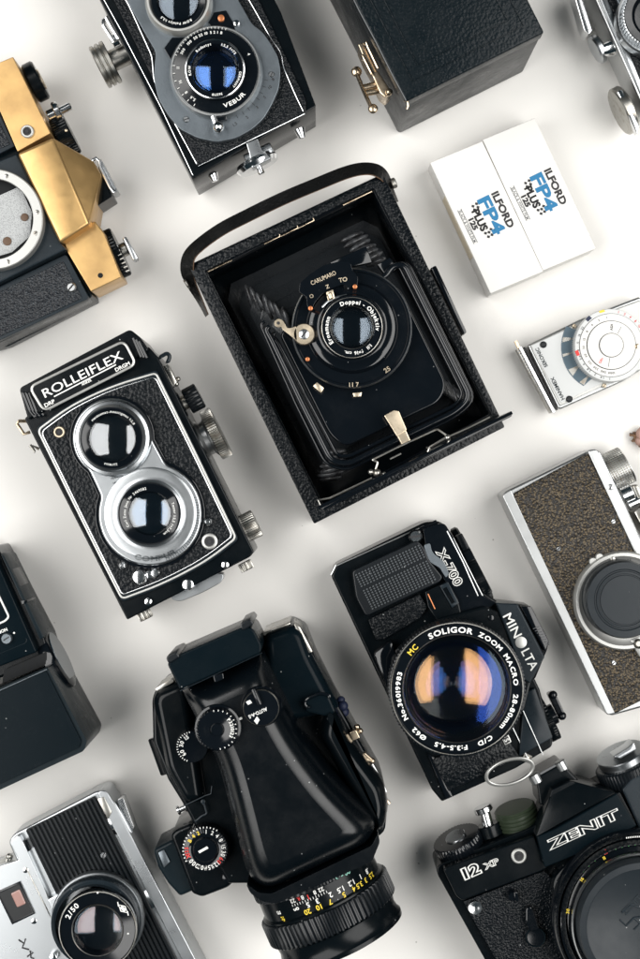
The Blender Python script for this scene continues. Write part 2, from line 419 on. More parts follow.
# ------------------------------------------------------------------ brass topped camera
def brass_camera():
    t = thing('film_camera', 'old reflex camera without lens, its top plate worn down to golden bare brass', 'camera', 30, 220)
    F = frame(17, 153, 26)      # u = out to the right along the top, v = down the body
    q = lambda *a: [F(*p) for p in a]
    B().prism([(-60, 92), (16, 146), (93, 296), (-10, 347), (-80, 300)], 34, 6, bev=1.5).out('body', 'matte', t)
    B().prism([(-60, 345), (-12, 352), (9, 346), (97, 301), (95, 296), (-12, 345)], 12, 2, bev=.6).out('back_door', 'greyblack', t)
    # mirror box, dark plates
    B().prism([(-80, 182), (0, 160), (17, 153), (61, 243), (67, 249), (-5, 285), (-80, 310)], 45, 20, bev=1.2).out('mirror_box', 'greyblack', t)
    b = B(); b.prism([(-60, 160), (-2, 109), (15, 146), (-3, 155), (-60, 178)], 39, 25, bev=.6); b.out('panel_frame', 'greyblack', t)
    B().prism([(-60, 160), (-4, 115), (10, 144), (-6, 151), (-60, 172)], 39.6, 38, bev=.4).out('leather_panel', 'leatherg', t)
    b = B(); b.prism([(-40, 306), (66, 254), (89, 298), (-2, 341), (-40, 356)], 38, 20, bev=1.2, rnd=3); b.out('panel_frame', 'greyblack', t)
    B().prism([(-40, 311), (63, 261), (82, 298), (-4, 338), (-40, 352)], 38.6, 37, bev=.4, rnd=2).out('leather_panel', 'leatherg', t)
    screw(t, 71, 287, 38.6, 5, ang=50, rise=1.4)
    B().disc(30, 320.5, 2, 13, 11).out('hinge_pin', 'steel', t)
    # mount
    b = B(); b.zl(-7.6, 219, 52, [(51, 44), (50.5, 51.5), (49.5, 52), (41, 52), (40.3, 51.2), (40.3, 44)], n=96)
    mo = b.out('lens_mount', 'white_metal', t)
    for a in (72, 9, -17 - 0, 140, 215, 290):
        if a == -17: continue
        screw(t, -7.6 + 45.3 * math.cos(R(a)), 219 - 45.3 * math.sin(R(a)), 52, 2.3, 'steel', 'mount_screw', ang=a, rise=.25)
    screw(t, -7.6 + 45.3 * math.cos(R(-18)), 219 + 45.3 * math.sin(R(18)), 52, 2.3, 'steel', 'mount_screw', ang=40, rise=.25)
    B().zl(-7.6, 219, 52, [(40.2, 51), (40.2, 45.4), (0, 45.4)], n=64).out('mirror_chamber', 'cavity', t)  # shallow floor; its black also stands in for the shade of depth
    b = B(); b.prism([(-40, 214), (0, 195), (20, 186), (32, 212), (30, 236), (12, 252), (-8, 258), (-40, 254)], 46.2, 45.6, bev=.1); b.out('reflex_mirror', 'screen_refl', t)  # the mirror's reflection of the focusing screen is painted as grey speckle
    b = B(); b.disc(24.5, 217, 4, 46.8, 46); b.out('dot_sticker', 'edgebrown', t)
    b = B(); b.disc(7, 241, 4.4, 46.8, 46); b.out('dot_sticker', 'edgebrown', t)
    # brass top plate: left wing, prism housing, right wing
    b = B()
    b.prism([(-40, 62), (-12, 67), (13, 56.5), (50.5, 133), (17.5, 151.5), (-6, 97), (-40, 90)], 42, 9, bev=2.2, seg=4, rnd=1.2)
    tp = b.out('top_plate', 'brass', t); b = B()
    b.prism([(62, 236), (95, 221), (104, 233), (121, 277), (91, 291.5), (67.5, 252)], 40, 9, bev=2.2, seg=4, rnd=1.2)
    tp = b.out('top_plate', 'brass', t)
    b = B(); b.prism([(17, 153), (53, 137), (90, 223.5), (60, 243)], 50, 12, bev=1.8, seg=4)
    # prism roof, lower and sloping
    bb = bmesh.new()
    top = [W(52, 137, 49), W(89, 224, 49), W(101.5, 175, 34), W(93.5, 161, 34)]
    low = [Vector((v.x, v.y, 8)) for v in top]
    T = [bb.verts.new(v) for v in top]; L_ = [bb.verts.new(v) for v in low]
    bb.faces.new(T); bb.faces.new(L_[::-1])
    for i in range(4): bb.faces.new((T[i], L_[i], L_[(i + 1) % 4], T[(i + 1) % 4]))
    b._merge(bb, 1.2, 3); b.out('prism_housing', 'brass', t)
    B().disc(100.3, 275.3, 2.6, 40.3, 39.9, bev=.1).out('strap_screw_hole', 'cavity', t)
    socket(t, 27, 131, 42, 6.6)
    # controls standing out to the right of the top plate
    d = B().hc((30, 84.5), (41, 79), 22, 11.5, bev=1, n=48).out('advance_dial', 'satin', t)
    B().hc((41, 79), (42.2, 78.4), 22, 6, bev=.2, n=32).out('dial_disc', 'gilt', d)
    b = B(); b.hc((48, 117), (58, 112), 24, 3.6, n=24); b.hc((55, 113), (60.5, 110.5), 24, 6.2, n=24); b.hc((60, 111), (71, 105.5), 24, 2.4, n=20)
    b.out('shutter_button', 'polish', t)
    d = B().hc((58, 139.5), (72, 132.5), 18, 12, bev=.8, teeth=40, depth=.5, tk={1, 2, 3, 4}).out('speed_dial', 'satin', t)
    B().disc(66, 130, 1.5, 30.4, 29.5).out('index_dot', 'gilt', d)
    b = B(); b.prism([(99, 178), (103, 176), (112.5, 196), (97, 206), (92, 192)], 30, 6, bev=.6); b.out('accessory_shoe_base', 'satin', t)
    b = B(); b.line([(93, 164), (91.5, 160.5), (96, 158), (99.5, 161), (100, 167), (110, 187), (114, 192), (117, 190)], 31, 1.0)
    b.prism([(97, 160), (101, 159), (117, 190), (112, 193)], 30, 14, bev=.4); b.out('accessory_shoe', 'chrome', t)
    d = B().hc((108, 257), (121, 251), 18, 14.5, bev=.8, teeth=44, depth=.5, tk={1, 2, 3, 4}).out('rewind_dial', 'satin', t)
    b = B()
    for i in range(7): b.prism([(114 + i * 1.9, 247 + i * 4), (117.5 + i * 1.9, 245.4 + i * 4), (117.8 + i * 1.9, 246 + i * 4), (114.3 + i * 1.9, 247.6 + i * 4)], 32.2 - abs(i - 3) * .45, 31 - abs(i - 3), bev=0)
    b.out('scale_marks', 'white', d)
    B().hc((121, 251), (127, 248), 20, 4, n=24).out('rewind_shaft', 'steel', d)
    B().prism([(122, 238), (126, 236), (138, 258), (133, 261)], 25, 16, bev=.8).out('rewind_crank', 'chrome', d)
    return t
brass_camera()

# ------------------------------------------------------------------ twin lens reflex at the top
def grey_tlr():
    t = thing('twin_lens_reflex', 'black twin lens camera with grey face plate and blue lens, cut by the top edge', 'camera', 215, 70)
    B().prism([(98, -4), (72, -60), (215, -120), (281, 12), (316, 106), (192, 179)], 55, 6, bev=1, rnd=1.5).out('body', 'satin', t)
    F = frame(192, 179, 30.2)
    # leather front & chrome border
    B().prism([(112, -4), (88, -60), (206, -110), (268, 18), (306, 100), (306, 112), (197, 167)], 56.4, 54.5, bev=.5, rnd=4).out('front_leather', 'leatherf', t)
    b = B(); b.line([(113, -20), (128, 3), (152, 56), (154, 80), (162, 100), (184, 140), (198, 166)], 57, .36, rnd=5)
    b.line([(198, 166), (250, 140), (304.5, 113.5)], 57, .36)
    b.line([(304.5, 113.5), (296, 96), (283, 66), (281, 52), (272, 40), (247, -4)], 57, .36, rnd=5)
    b.line([(101, -6), (120, 28), (160, 105), (193, 175)], 55, .3)
    b.out('chrome_trim', 'polish', t)
    # grey face plate
    k = [(120, -14), (127, 0), (141, 26), (156, 52), (154.5, 64), (154, 80), (158, 98), (168, 115), (180, 129), (198, 138), (217, 142), (236, 138), (252, 129), (264, 118), (272, 104), (279, 88), (280.5, 70), (278, 56), (270, 42), (262, 31), (252, 24), (243, 8), (236, -4), (228, -20)]
    B().prism(k, 61, 55, bev=.7, rnd=5, seg=3).out('face_plate', 'greypaint', t)
    B().prism([(164, 48), (172, 37), (188, 37), (184, 55), (172, 62)], 62.2, 60, bev=.3).out('flag_plate', 'gloss', t)
    b = B(); b.prism([(208, 22), (214, 12), (226, 10), (233, 22), (236, 32), (214, 32)], 62.2, 60, bev=.3); b.out('shutter_lug', 'gloss', t)
    B().disc(221, 17.5, 3.4, 64, 61).out('release_nut', 'orange', t)
    B().disc(236.5, 22.5, 3.2, 64, 61).out('contact_nut', 'polish', t)
    # taking lens
    o = B().zl(215, 69, 70, [(47, 60), (47, 64), (45, 66.5), (43.5, 66.5), (43, 65.8), (29, 65.8)], n=96).out('shutter_ring', 'alu', t)
    b = B(); b.zl(215, 69, 70, [(42.5, 65), (42.5, 66.6), (30, 67.4), (30, 71), (28, 72.2), (24.5, 72.2), (22.5, 70), (21.5, 62), (0, 62)], n=96)
    ln = b.out('taking_lens', 'gloss', t)
    B().zl(215, 69, 72, [(29.8, 71.5), (29.8, 72.4), (28.8, 72.6), (28.4, 72)], n=80).out('chrome_ring', 'polish', ln)
    optic(ln, 215, 68.6, 72, 22.2, 70.5, [(1, 0, 30, 'g_weak'), (.97, 1.5, 21, 'g_blue'), (.9, 3.4, 24, 'g_blue')])
    b = B(); b.arc('VEBUR', 215, 69, 37.5, 67.4, 4.2, -58, inward=True, bold=.02, sx=1.25)
    b.out('lettering', 'white', ln)
    b = B(); b.arc('Rodastyt', 215, 69, 25.6, 72.4, 2.5, 118); b.arc('1:3,5 f=75', 215, 69, 25.6, 72.4, 2.5, 56); b.arc('ROW', 215, 69, 25.6, 72.4, 2.5, 183, inward=False)
    b.arc('GERMANY', 215, 69, 25.6, 72.4, 2.3, -25); b.arc('363710', 215, 69, 25.6, 72.4, 2.3, -85)
    b.out('lens_engraving', 'white', ln)
    b = B()
    for s_, a in (('300', 151), ('100', 134), ('50', 122), ('25', 113), ('10', 104), ('5', 96.5), ('2', 91), ('1', 86), ('B', 80)): b.arc(s_, 215, 69, 37, 67.2, 2.6, a, bold=.02)
    for s_, a in (('11', 178), ('16', 200), ('8', 219), ('5,6', 233), ('4', 24)): b.arc(s_, 215, 69, 37, 67.2, 2.9, a, bold=.02)
    b.ticks(215, 69, 40.5, 42.5, 67.2, 75, 160, 18, .15); b.ticks(215, 69, 40, 42.5, 67.2, 175, 240, 7, .15)
    b.out('speed_scale', 'white', ln)
    b = B()
    for s_, x, y in (('1.5', 235, 124), ('2', 247, 117), ('3', 257, 107), ('5', 264.5, 97), ('10', 270, 87), ('8', 273, 79)): b.text(s_, x, y, 61, 3, 40)
    b.ticks(215, 69, 50, 54, 61, -65, -12, 8, .15)
    b.out('distance_scale', 'black', t)
    # viewing lens
    b = B(); b.zl(178, -1, 68, [(34, 60), (33.5, 66), (31.5, 68), (29.5, 68), (28.5, 66.5)], n=80); vl = b.out('viewing_lens', 'white_metal', t)
    b = B(); b.zl(178, -1, 68, [(28.6, 66.5), (27, 67), (22, 66.5), (20, 64), (19.5, 61.4), (0, 61.4)], n=80); b.out('lens_ring', 'gloss', vl)
    b = B(); b.arc('ROW Pololyt 1:3,5', 178, -1, 24.5, 67.2, 2.4, -95); b.out('lens_engraving', 'white', vl)
    optic(vl, 178, -1, 67, 19.8, 65, [(1, 0, 21, 'g_clear2'), (.9, 1.5, 19, 'g_weak')])
    # lever and latch
    b = B(); b.line([(213, 116), (216, 124)], 66, 1.5); b.sphere(218.5, 127, 66, 3.2); b.out('cocking_lever', 'polish', t)
    b = B(); b.prism([(211, 113), (226, 112), (227, 119), (213, 121)], 65, 61, bev=.3); b.out('lever_slot', 'gloss', t)
    screw(t, 186, 119, 61, 3.2, 'chrome'); screw(t, 271.5, 74, 61, 3, 'chrome', ang=70)
    b = B(); b.prism([(246, 143), (257.5, 138), (262, 150), (271, 158), (252, 168), (249, 153)], 59, 50, bev=.6); b.hc((245, 160), (272, 147), 52, 3, n=24)
    la = b.out('back_latch', 'chrome', t)
    B().hc((255, 159), (259.5, 168.5), 48, 12.5, n=48, prof=[(0, 0), (.9, .1), (1, .5), (.9, .9), (0, 1)]).out('latch_wheel', 'polish', la)
    B().hc((259, 167), (262, 174), 48, 1.9, n=20).out('latch_pin', 'polish', la)
    for x, y in ((212, 172), (299, 129)):
        B().hc((x, y), (x + 3.5, y + 9.5), 36, 3.4, n=28, prof=[(0, 0), (1, .02), (.55, .95), (.3, 1), (0, 1)]).out('foot', 'polish', t)
    b = B(); b.prism([(178, 158), (190, 182), (196, 178), (186, 156)], 52, 50); b.bm.free()
    # winding knob at the left
    b = B(); b.hc((138, 48), (110, 62), 28, 6, n=40); b.hc((112.5, 61), (98.5, 68), 28, 12.5, n=96, prof=[(0, 0), (.92, 0), (1, .06), (1, .26), (.9, .32), (.9, .36), (1, .42), (1, .6), (.9, .66), (.9, .70), (1, .76), (1, .94), (.92, 1), (0, 1)])
    b.out('winding_knob', 'steel', t)
    b = B(); b.line([(103, 20), (106, 17), (112, 28), (119, 39), (114, 42), (104, 26)], 40, 1.3, closed=True); b.hc((112, 42), (118, 39), 36, 4, n=24); b.out('strap_lug', 'polish', t)
    return t
grey_tlr()

# ------------------------------------------------------------------ leather case
def leather_case():
    t = thing('camera_case', 'tall box of dark blue-black grained leather with a brass turn clasp on its side', 'case', 440, 20)
    A, Bq, C, E = (406, 101), (544, 32), (462, -132), (318, -70)
    def sc(pts, k):
        cx = sum(p[0] for p in pts) / 4; cy = sum(p[1] for p in pts) / 4
        return [(cx + (p[0] - cx) * k, cy + (p[1] - cy) * k) for p in pts]
    o4 = [A, Bq, C, E]
    B().prism(o4, 80, 1, bev=2.2, seg=4).out('box_body', 'leather2', t)
    l = B().prism(sc(o4, 1.004), 94.5, 83, bev=1.3, seg=4).out('lid', 'leather2', t)
    B().prism(sc(o4, .98), 84, 79, bev=0).out('lid_seam', 'cavity', l)
    b = B()
    for d in (15, 27):
        F = frame(A[0], A[1], 26.5)
        p = [F(d, -d * .95), F(154 - d, -d * .9), F(154 - d, -170), F(d, -170)]
        p = [(A[0] + d * .9 - d * .45, A[1] - d * .45 - d * .9)]
        ex = ((Bq[0] - A[0]) / 154, (Bq[1] - A[1]) / 154); ey = ((E[0] - A[0]) / 192, (E[1] - A[1]) / 192)
        g = lambda u, v: (A[0] + ex[0] * u + ey[0] * v, A[1] + ex[1] * u + ey[1] * v)
        b.line([g(d, 185), g(d, d), g(154 - d, d), g(154 - d, 185)], 94.6, .5, flat=.8)
    b.out('embossed_border', 'leather2', l)
    b = B(); b.line([(A[0] + .2, A[1] - .5), (392, 74), (376, 42), (360, 12), (348, -12)], 94.1, .28); b.out('rubbed_edge', 'greytx', l)
    # clasp on the left side
    c = B().prism([(358, 44), (363, 42), (369, 54), (384, 84), (380, 87), (364, 58)], 70, 50, bev=.6).out('clasp_plate', 'brassd', t)
    b = B(); b.prism([(371, 73), (378, 70), (392, 92), (386, 98), (380, 93)], 72, 54, bev=1); b.sphere(389, 92, 72, 2.0); b.out('clasp_hinge', 'brassd', c)
    b = B(); b.hc((384, 83), (362, 88), 66, 1.9, n=20); b.hc((386, 89), (364, 93), 66, 1.9, n=20); b.out('turn_stem', 'brassd', c)
    b = B(); b.line([(357, 74), (363, 89), (371, 107)], 66, 1.1, flat=2.2); b.sphere(356.5, 71.5, 66, 2.9, .6); b.sphere(373, 108.5, 66, 2.7, .6); b.out('turn_bar', 'brassd', c)
    b = B(); b.line([(364, 44), (366, 42), (368, 47), (378, 68)], 74, .8); b.line([(363, 60), (362, 55), (366, 62), (372, 74)], 74, .9); b.out('clasp_spring', 'brassd', c)
    b = B(); b.line([(404, 101), (407.5, 100.5), (408, 106), (406.5, 109)], 93, .5); b.out('corner_staple', 'brassd', t)
leather_case()

# ------------------------------------------------------------------ silver camera at the top right edge
def silver_camera():
    t = thing('rangefinder_camera', 'silver grey camera with chrome knobs, mostly cut off by the top right corner', 'camera', 640, 50)
    B().prism([(586, -20), (590, -22), (700, -75), (760, 60), (647, 112), (640, 100)], 30, 4, bev=1.6, seg=3).out('body', 'alu', t)
    B().prism([(598, -22), (610, -26), (660, 84), (645, 94)], 31, 29, bev=.3).out('body_leather', 'leatherf', t)
    B().prism([(592, -22), (598, -24), (646, 94), (642, 98)], 31.5, 29, bev=.5).out('chrome_edge', 'chrome', t)
    B().prism([(607, -22), (640, -40), (690, 70), (655, 84)], 34, 30, bev=.8).out('front_plate', 'greypaint', t)
    l = B().zl(656, 14, 48, [(37, 33), (37, 40), (35.5, 41), (33, 41), (32.5, 46), (29, 47), (28, 46), (22, 44), (0, 44)], teeth=60, depth=.5, tk={3, 4, 5}).out('lens', 'chrome', t)
    B().zl(656, 14, 48, [(31.5, 46.6), (31, 47.4), (24, 47.3), (23, 46), (20, 44.5), (0, 44.4)], n=64).out('lens_ring', 'gloss', l)
    b = B(); b.arc('2.8 4 5.6 8 11', 656, 14, 34.6, 41.2, 2.6, 200); b.out('aperture_scale', 'black', l)
    b = B(); b.hc((594, 20), (584, 24.5), 20, 6, n=28); b.bm.free()
    B().prism([(573, -8), (580, -10), (593, 30), (589, 34), (584, 30)], 26, 12, bev=1).out('advance_lever', 'polish', t)
    k = B().hc((601, 47), (594.5, 50.5), 18, 8.5, n=40, bev=1).out('shutter_button', 'chrome', t)
    B().hc((614, 47), (601, 51), 22, 3.8, n=24, prof=[(0, 0), (1.3, .0), (1, .9), (.8, 1), (0, 1)]).out('button_collar', 'polish', k)
    k = B().hc((628, 108), (619, 112.5), 18, 14, n=64, bev=.8).out('rewind_knob', 'steel', t)
    B().prism([(617, 91), (622, 89), (640, 126), (637, 134)], 31, 25, bev=.8).out('rewind_crank', 'polish', k)
silver_camera()

# ------------------------------------------------------------------ film boxes
def film_box():
    t = thing('film_box', 'white film box with blue and black print, the left one of the pair', 'film box', 486, 219, 'white film boxes lying side by side')
    b = B(); b.prism([(430, 162.5), (482.3, 140.8), (543.3, 271.3), (490.5, 293.5)], 21, .5, bev=.8, seg=3, rnd=1); b.out('carton', 'card', t)
    Fq = frame(486.5, 217, -64)
    a = -64
    b = B(); b.text('ILFORD', 503, 209.5, 21, 7.0, a, bold=.045, w=39); b.text('125', 473.3, 224, 21, 5, a, bold=.06, w=12.5)
    b.out('black_lettering', 'black', t)
    b = B(); b.text('FP4', 491.5, 215.3, 21, 12.4, a, bold=.04, w=40); b.out('blue_lettering', 'blue', t)
    b = B(); b.text('PLUS', 480, 220, 21, 7.4, a, bold=0, outline=.05, w=23)
    for (x, y) in ((473, 206), (476.5, 203.5), (474.5, 209.5), (478, 207), (485.5, 233), (489, 232), (488.5, 236.5), (491, 229), (492, 234.5)):
        b.prism([(x - 1.2, y - 1.4), (x + 1.6, y - .9), (x + 1.1, y + 1.6), (x - 1.5, y + 1)], 21.13, 20.9, bev=0)
    b.out('outline_lettering', 'black', t)
    b = B(); b.text('BLACK & WHITE FILM', 467.5, 226.3, 21, 3.0, a, bold=.01, w=35)
    b.line([(457.5, 210.3), (461, 208.6), (477.5, 242.2), (474, 243.9)], 21.1, .16, closed=True, flat=.5)
    b.out('small_lettering', 'greytx', t)
    b = B(); b.prism([(444.5, 196), (446, 195.5), (474, 256), (472.5, 256.8)], 19, 4, bev=0)
    b.out('glue_flap', 'cardside', t)
    return t
def copy_thing(t, delta, label, drop=()):
    src = t['_obj']; r = src.copy(); COL.objects.link(r); r.location = src.location + delta * .001; r['label'] = label
    def rec(a, b_):
        for ch in list(a.children):
            if ch.name.split('.')[0] in drop: continue
            c = ch.copy(); COL.objects.link(c); c.parent = b_; rec(ch, c)
    rec(src, r); return r
fb = film_box()
d_ = W(533.6, 118.2, 21) - W(482.3, 140.8, 21)
copy_thing(fb, d_ + Vector((.75, .3, 0)), 'white film box with blue and black print, the right one of the pair', drop=('glue_flap',))
# ------------------------------------------------------------------ folding camera in the middle
def folding_camera():
    t = thing('folding_camera', 'antique black folding bellows camera with leather strap, open in the middle', 'camera', 345, 345)
    outer = [(189, 265), (380, 175), (385, 178), (504, 424), (504, 429), (316, 523), (312, 520)]
    outer = [(188, 265), (383, 173), (505, 427), (314, 524)]
    inner = [(205, 271), (374, 188), (491, 414), (323, 507)]
    B().frame(outer, inner, 44, 3, bev=.9).out('case_frame', 'leather', t)
    B().prism([(190, 267), (382, 176), (503, 426), (315, 522)], 5, 2, bev=.3).out('back_plate', 'satin', t)
    # inner metal lining
    il = [(207, 272), (373, 190), (489.5, 413.5), (323.5, 505)]
    B().frame(inner, il, 42, 5, bev=.1).out('inner_lining', 'gloss', t)
    b = B(); b.line([(208, 271.5), (232, 260)], 43, .5); b.line([(264, 244), (312, 221.5)], 42.5, .35); b.line([(343, 205), (372, 191)], 43, .5); b.out('worn_brass_edge', 'brassd', t)
    b = B()
    for x, y in ((272, 240), (290, 231.5), (306, 224)): b.line([(x, y), (x + 8, y - 3.8), (x + 7, y - 6)], 43.2, .4)
    b.out('door_catch', 'brassd', t)
    # bellows
    def lerp(a, c, s_): return a + (c - a) * s_
    bk = [W(222, 288, 14), W(372, 216, 14), W(474, 408, 14), W(324, 484, 14)]
    ft = [W(291, 335, 62), W(388, 288, 62), W(430, 380, 62), W(340, 426, 62)]
    n = 6; bb = bmesh.new(); rows = []
    for i in range(2 * n + 1):
        s_ = i / (2 * n); k = 1.0 if i % 2 == 0 else .915
        q = [lerp(bk[j], ft[j], s_) for j in range(4)]; c = sum(q, Vector()) / 4
        q = [Vector((c.x + (v.x - c.x) * k, c.y + (v.y - c.y) * k, v.z)) for v in q]
        ch = .0 if i % 2 == 0 else .26
        row = []
        for j in range(4):
            p, nx, pv = q[j], q[(j + 1) % 4], q[j - 1]
            row += [p + (pv - p) * (.06 + ch * .4), p + (nx - p) * (.06 + ch * .4)]
        rows.append([bb.verts.new(v) for v in row])
    for A, C in zip(rows, rows[1:]):
        for j in range(8): bb.faces.new((A[j], A[(j + 1) % 8], C[(j + 1) % 8], C[j]))
    b = B(); b._merge(bb, .5, 2); b.out('bellows', 'bellows', t)
    for (x0, y0, x1, y1, ag) in ((250, 297, 286, 317, -66), (352, 237, 376, 262, 28), (462, 398, 442, 386, 118), (330, 478, 336, 452, 190)):
        b = B()
        for i in range(7):
            f = i / 6; c = W(x0 + (x1 - x0) * f, y0 + (y1 - y0) * f, 26 + 34 * f)
            b.ellipsoid(c, 7.6 - f * 1.5 + (i % 2) * .9, 1.9, 3.6, ag + (i % 3 - 1) * 4, 14)
        b.out('bellows_corner', 'belcorner', t)  # corner lobes in a lighter, mottled grey than the bellows
    # bed (drop door, standing up on the lower side) and its rails
    b = B(); b.prism([(321, 505.5), (511.5, 411), (512.5, 416), (323, 511)], 92, 30, bev=.9); b.out('drop_bed', 'gloss', t)
    b = B(); b.line([(318, 508), (512, 412.5)], 93, .9); b.out('bed_edge', 'gloss', t)
    b = B(); b.line([(374, 474), (378, 462), (372, 460), (398, 447), (437, 429), (443, 433), (450, 438), (448, 444), (440, 446), (430, 451), (428, 447)], 88, .55, rnd=2)
    b.line([(428, 452), (430, 447), (440, 441), (447, 437)], 89, .7); b.sphere(447.5, 437.5, 89, 1.6); b.sphere(377, 473, 89, 2.2); b.sphere(371, 472, 88, 1.6); b.sphere(384, 474, 88, 1.2)
    b.line([(390, 459), (401, 453.5)], 89, .5)
    b.line([(322, 508), (318, 500), (330, 498), (372, 478)], 88, .6); b.line([(450, 436), (470, 427), (490, 417)], 90, .45)
    b.out('focus_linkage', 'steel', t)
    g = B(); g.prism([(384, 415.5), (394, 410), (399, 411), (407, 430), (397, 436.5)], 82, 80, bev=.5); g.prism([(396, 434), (406, 430), (411, 441), (402, 445)], 81, 74, bev=.6); g.out('focus_tab', 'gilt', t)
    # lens standard
    U = [(262, 322), (297, 305), (350, 280), (392, 261), (404, 262, 7), (470, 398, 14), (466, 408, 12), (338, 469, 14), (328, 462, 10)]
    st = B().prism([(279, 334), (300, 318), (385, 280), (401, 290), (447, 384, 14), (440, 402, 12), (345, 447, 14), (330, 436, 10)], 70, 60, bev=1, rnd=6, seg=3).out('lens_standard', 'gloss', t)
    for off, r_, h, mm in ((0, 1.7, 76, 'gloss'), (-6.5, 1.2, 71, 'gloss'), (5, 1.0, 72, 'gloss')):
        P = [(265 - off, 328 - off), (272 - off * .8, 341), (301 - off, 402 + off * .3), (331 - off * .9, 461 + off * .8, 16), (348, 464 + off * 1.1, 8), (457, 411 + off, 12), (470 + off, 397 + off * .5, 14), (404 + off * .8, 264 - off * .2, 8), (392 + off * .4, 266 - off * .4, 6), (386 + off * .2, 276 - off * .2)]
        B().line(P, h, r_, rnd=5, n=10).out('standard_frame', mm, st)
    b = B(); b.prism([(330, 262), (366, 246), (372, 262), (336, 270)], 72, 66, bev=.6); b.prism([(377, 264), (390, 257), (398, 268), (386, 276)], 74, 66, bev=.8); b.out('standard_shoulder', 'gloss', st)
    # shutter and lens
    sh = B().zl(352, 327.5, 80, [(60, 68), (60, 76), (58.8, 78), (57, 78), (56.4, 77.2), (46, 77.6), (45, 79), (43, 80.6), (40, 81), (36, 83), (33.5, 84), (33, 84), (32, 86), (30.5, 87), (23, 87), (21, 85), (19.5, 79), (0, 78)], n=120).out('leaf_shutter', 'gloss', t)
    b = B(); b.zl(352, 327.5, 80, [(60.6, 75.8), (60.3, 77.6), (59.4, 78.1), (58.8, 77.8)], n=120); b.out('shutter_rim', 'chrome', sh)
    b = B(); b.zl(352, 327.5, 87, [(30.8, 86.4), (30.4, 87.15), (30, 87.2), (29.8, 86.9)], n=90); b.zl(352, 327.5, 87, [(21.8, 86.9), (21.4, 87.15), (20.8, 86.6)], n=90); b.out('lens_rim', 'steel', sh)
    optic(sh, 352.5, 327.5, 86, 20.5, 84.5, [(1, 0, 20, 'g_weak'), (.9, 1.6, 18, 'g_clear2')])
    b = B(); b.arc('Doppel - Objektiv', 352, 327.5, 25.8, 87.1, 4.0, 55, bold=.025, sx=1.02); b.arc('1:11  f=16 cm.', 352, 327.5, 25.8, 87.1, 3.3, -75, bold=.02); b.arc('Ernemann', 352, 327.5, 25.8, 87.1, 4.0, 187, bold=.025, sx=1.05)
    b.out('lens_engraving', 'white', sh)
    # name arc above the lens
    pl = []
    for i in range(13):
        a = R(165 - i * 6.4); pl.append((352 + 63 * math.cos(a), 327.5 - 63 * math.sin(a)))
    pl2 = []
    for i in range(13):
        a = R(88 + i * 5.4); pl2.append((352 + 41 * math.cos(a), 327.5 - 41 * math.sin(a)))
    np_ = B().prism([(299, 292), (300, 283), (310, 274), (324, 265), (340, 261), (350, 262), (353, 271), (358, 277), (357, 287), (350, 288), (343, 284), (332, 288), (322, 294), (315, 302), (311, 311), (307, 305), (307, 297)], 84, 76, bev=.6, rnd=2).out('name_plate', 'gloss', sh)
    b = B(); b.text('CARUMARO', 323.3, 277.8, 84, 4.2, 24, bold=.01, sx=.82); b.text('Z', 327.5, 286.5, 84, 3.6, 20); b.text('O', 311.5, 296, 84, 3.6, 10); b.text('TO', 343, 279.5, 84, 4.2, 10)
    b.text('25', 387, 369.5, 78, 4.6, 32); b.text('11 7', 354, 384.5, 78, 4.2, 2)
    b.out('plate_lettering', 'gilt', sh)
    for x, y in ((310.5, 308), (355, 286.3)): B().disc(x, y, 2.3, 85, 82).out('copper_screw', 'orange', sh)
    for x, y in ((307.5, 359),): B().disc(x, y, 2.2, 80, 77).out('rivet', 'orange', sh)
    b = B(); b.prism([(326, 292), (333, 289), (335, 298), (328, 301)], 87, 83, bev=.5); b.hc((329, 293), (331.5, 299), 87.5, 1.4, n=16); b.out('aperture_tab', 'gilt', sh)
    b = B(); b.line([(322, 307), (328, 301), (337, 297), (347, 295)], 85, .7); b.out('aperture_slot', 'chrome', sh)
    b = B(); b.prism([(313, 386), (317, 382), (324, 388), (321, 393)], 80, 76, bev=.3); b.out('index_tab', 'gilt', sh)
    b = B(); b.prism([(352.5, 393), (362, 392), (361, 396.5), (354, 397)], 78, 74, bev=.3); b.out('focus_index', 'gilt', sh)
    lv = B().zl(304, 334, 84, [(10.8, 81.5), (10.8, 83), (10, 84), (0, 84)], n=40); lv.prism([(296, 326), (291, 328), (287, 328), (285, 324), (282, 319.5), (278, 318.5), (274.5, 321), (274.5, 325.5), (278, 327.5), (281.5, 326.5), (283, 330), (288, 333.5), (297, 341)], 84, 82.6, bev=.3, rnd=1.5)
    lo = lv.out('release_lever', 'gilt', sh)
    B().disc(278.3, 323, 1.6, 84.3, 84, bev=.1).out('lever_eye', 'black', lo)
    screw(lo, 304, 334, 84, 5.2, 'chrome', ang=50, rise=.8)
    # side rails
    b = B(); b.prism([(430, 268), (436, 265), (467, 332), (463, 335)], 32, 16, bev=.8); b.out('door_release', 'gloss', t)
    b = B(); b.prism([(270, 349), (283, 372), (287, 370), (276, 348)], 60, 58, bev=.3); b.bm.free()
    B().hc((188, 283), (185.5, 284.5), 36, 3, n=20).out('strap_stud', 'steel', t)
    B().hc((391, 184), (396, 182), 36, 3, n=20).out('strap_stud', 'steel', t)
    # strap
    pts = [(207, 316, 20), (200, 301, 26), (190, 281, 34), (187, 268, 42), (190, 255, 46), (202, 243, 49), (222, 229, 53), (245, 217, 56), (282, 199, 58), (320, 183, 56), (345, 173, 53), (362, 169, 50), (375, 170, 46), (384, 176, 42), (390, 187, 36), (397, 202, 28)]
    # smooth path
    P = [W(*p) for p in pts]; Q = []
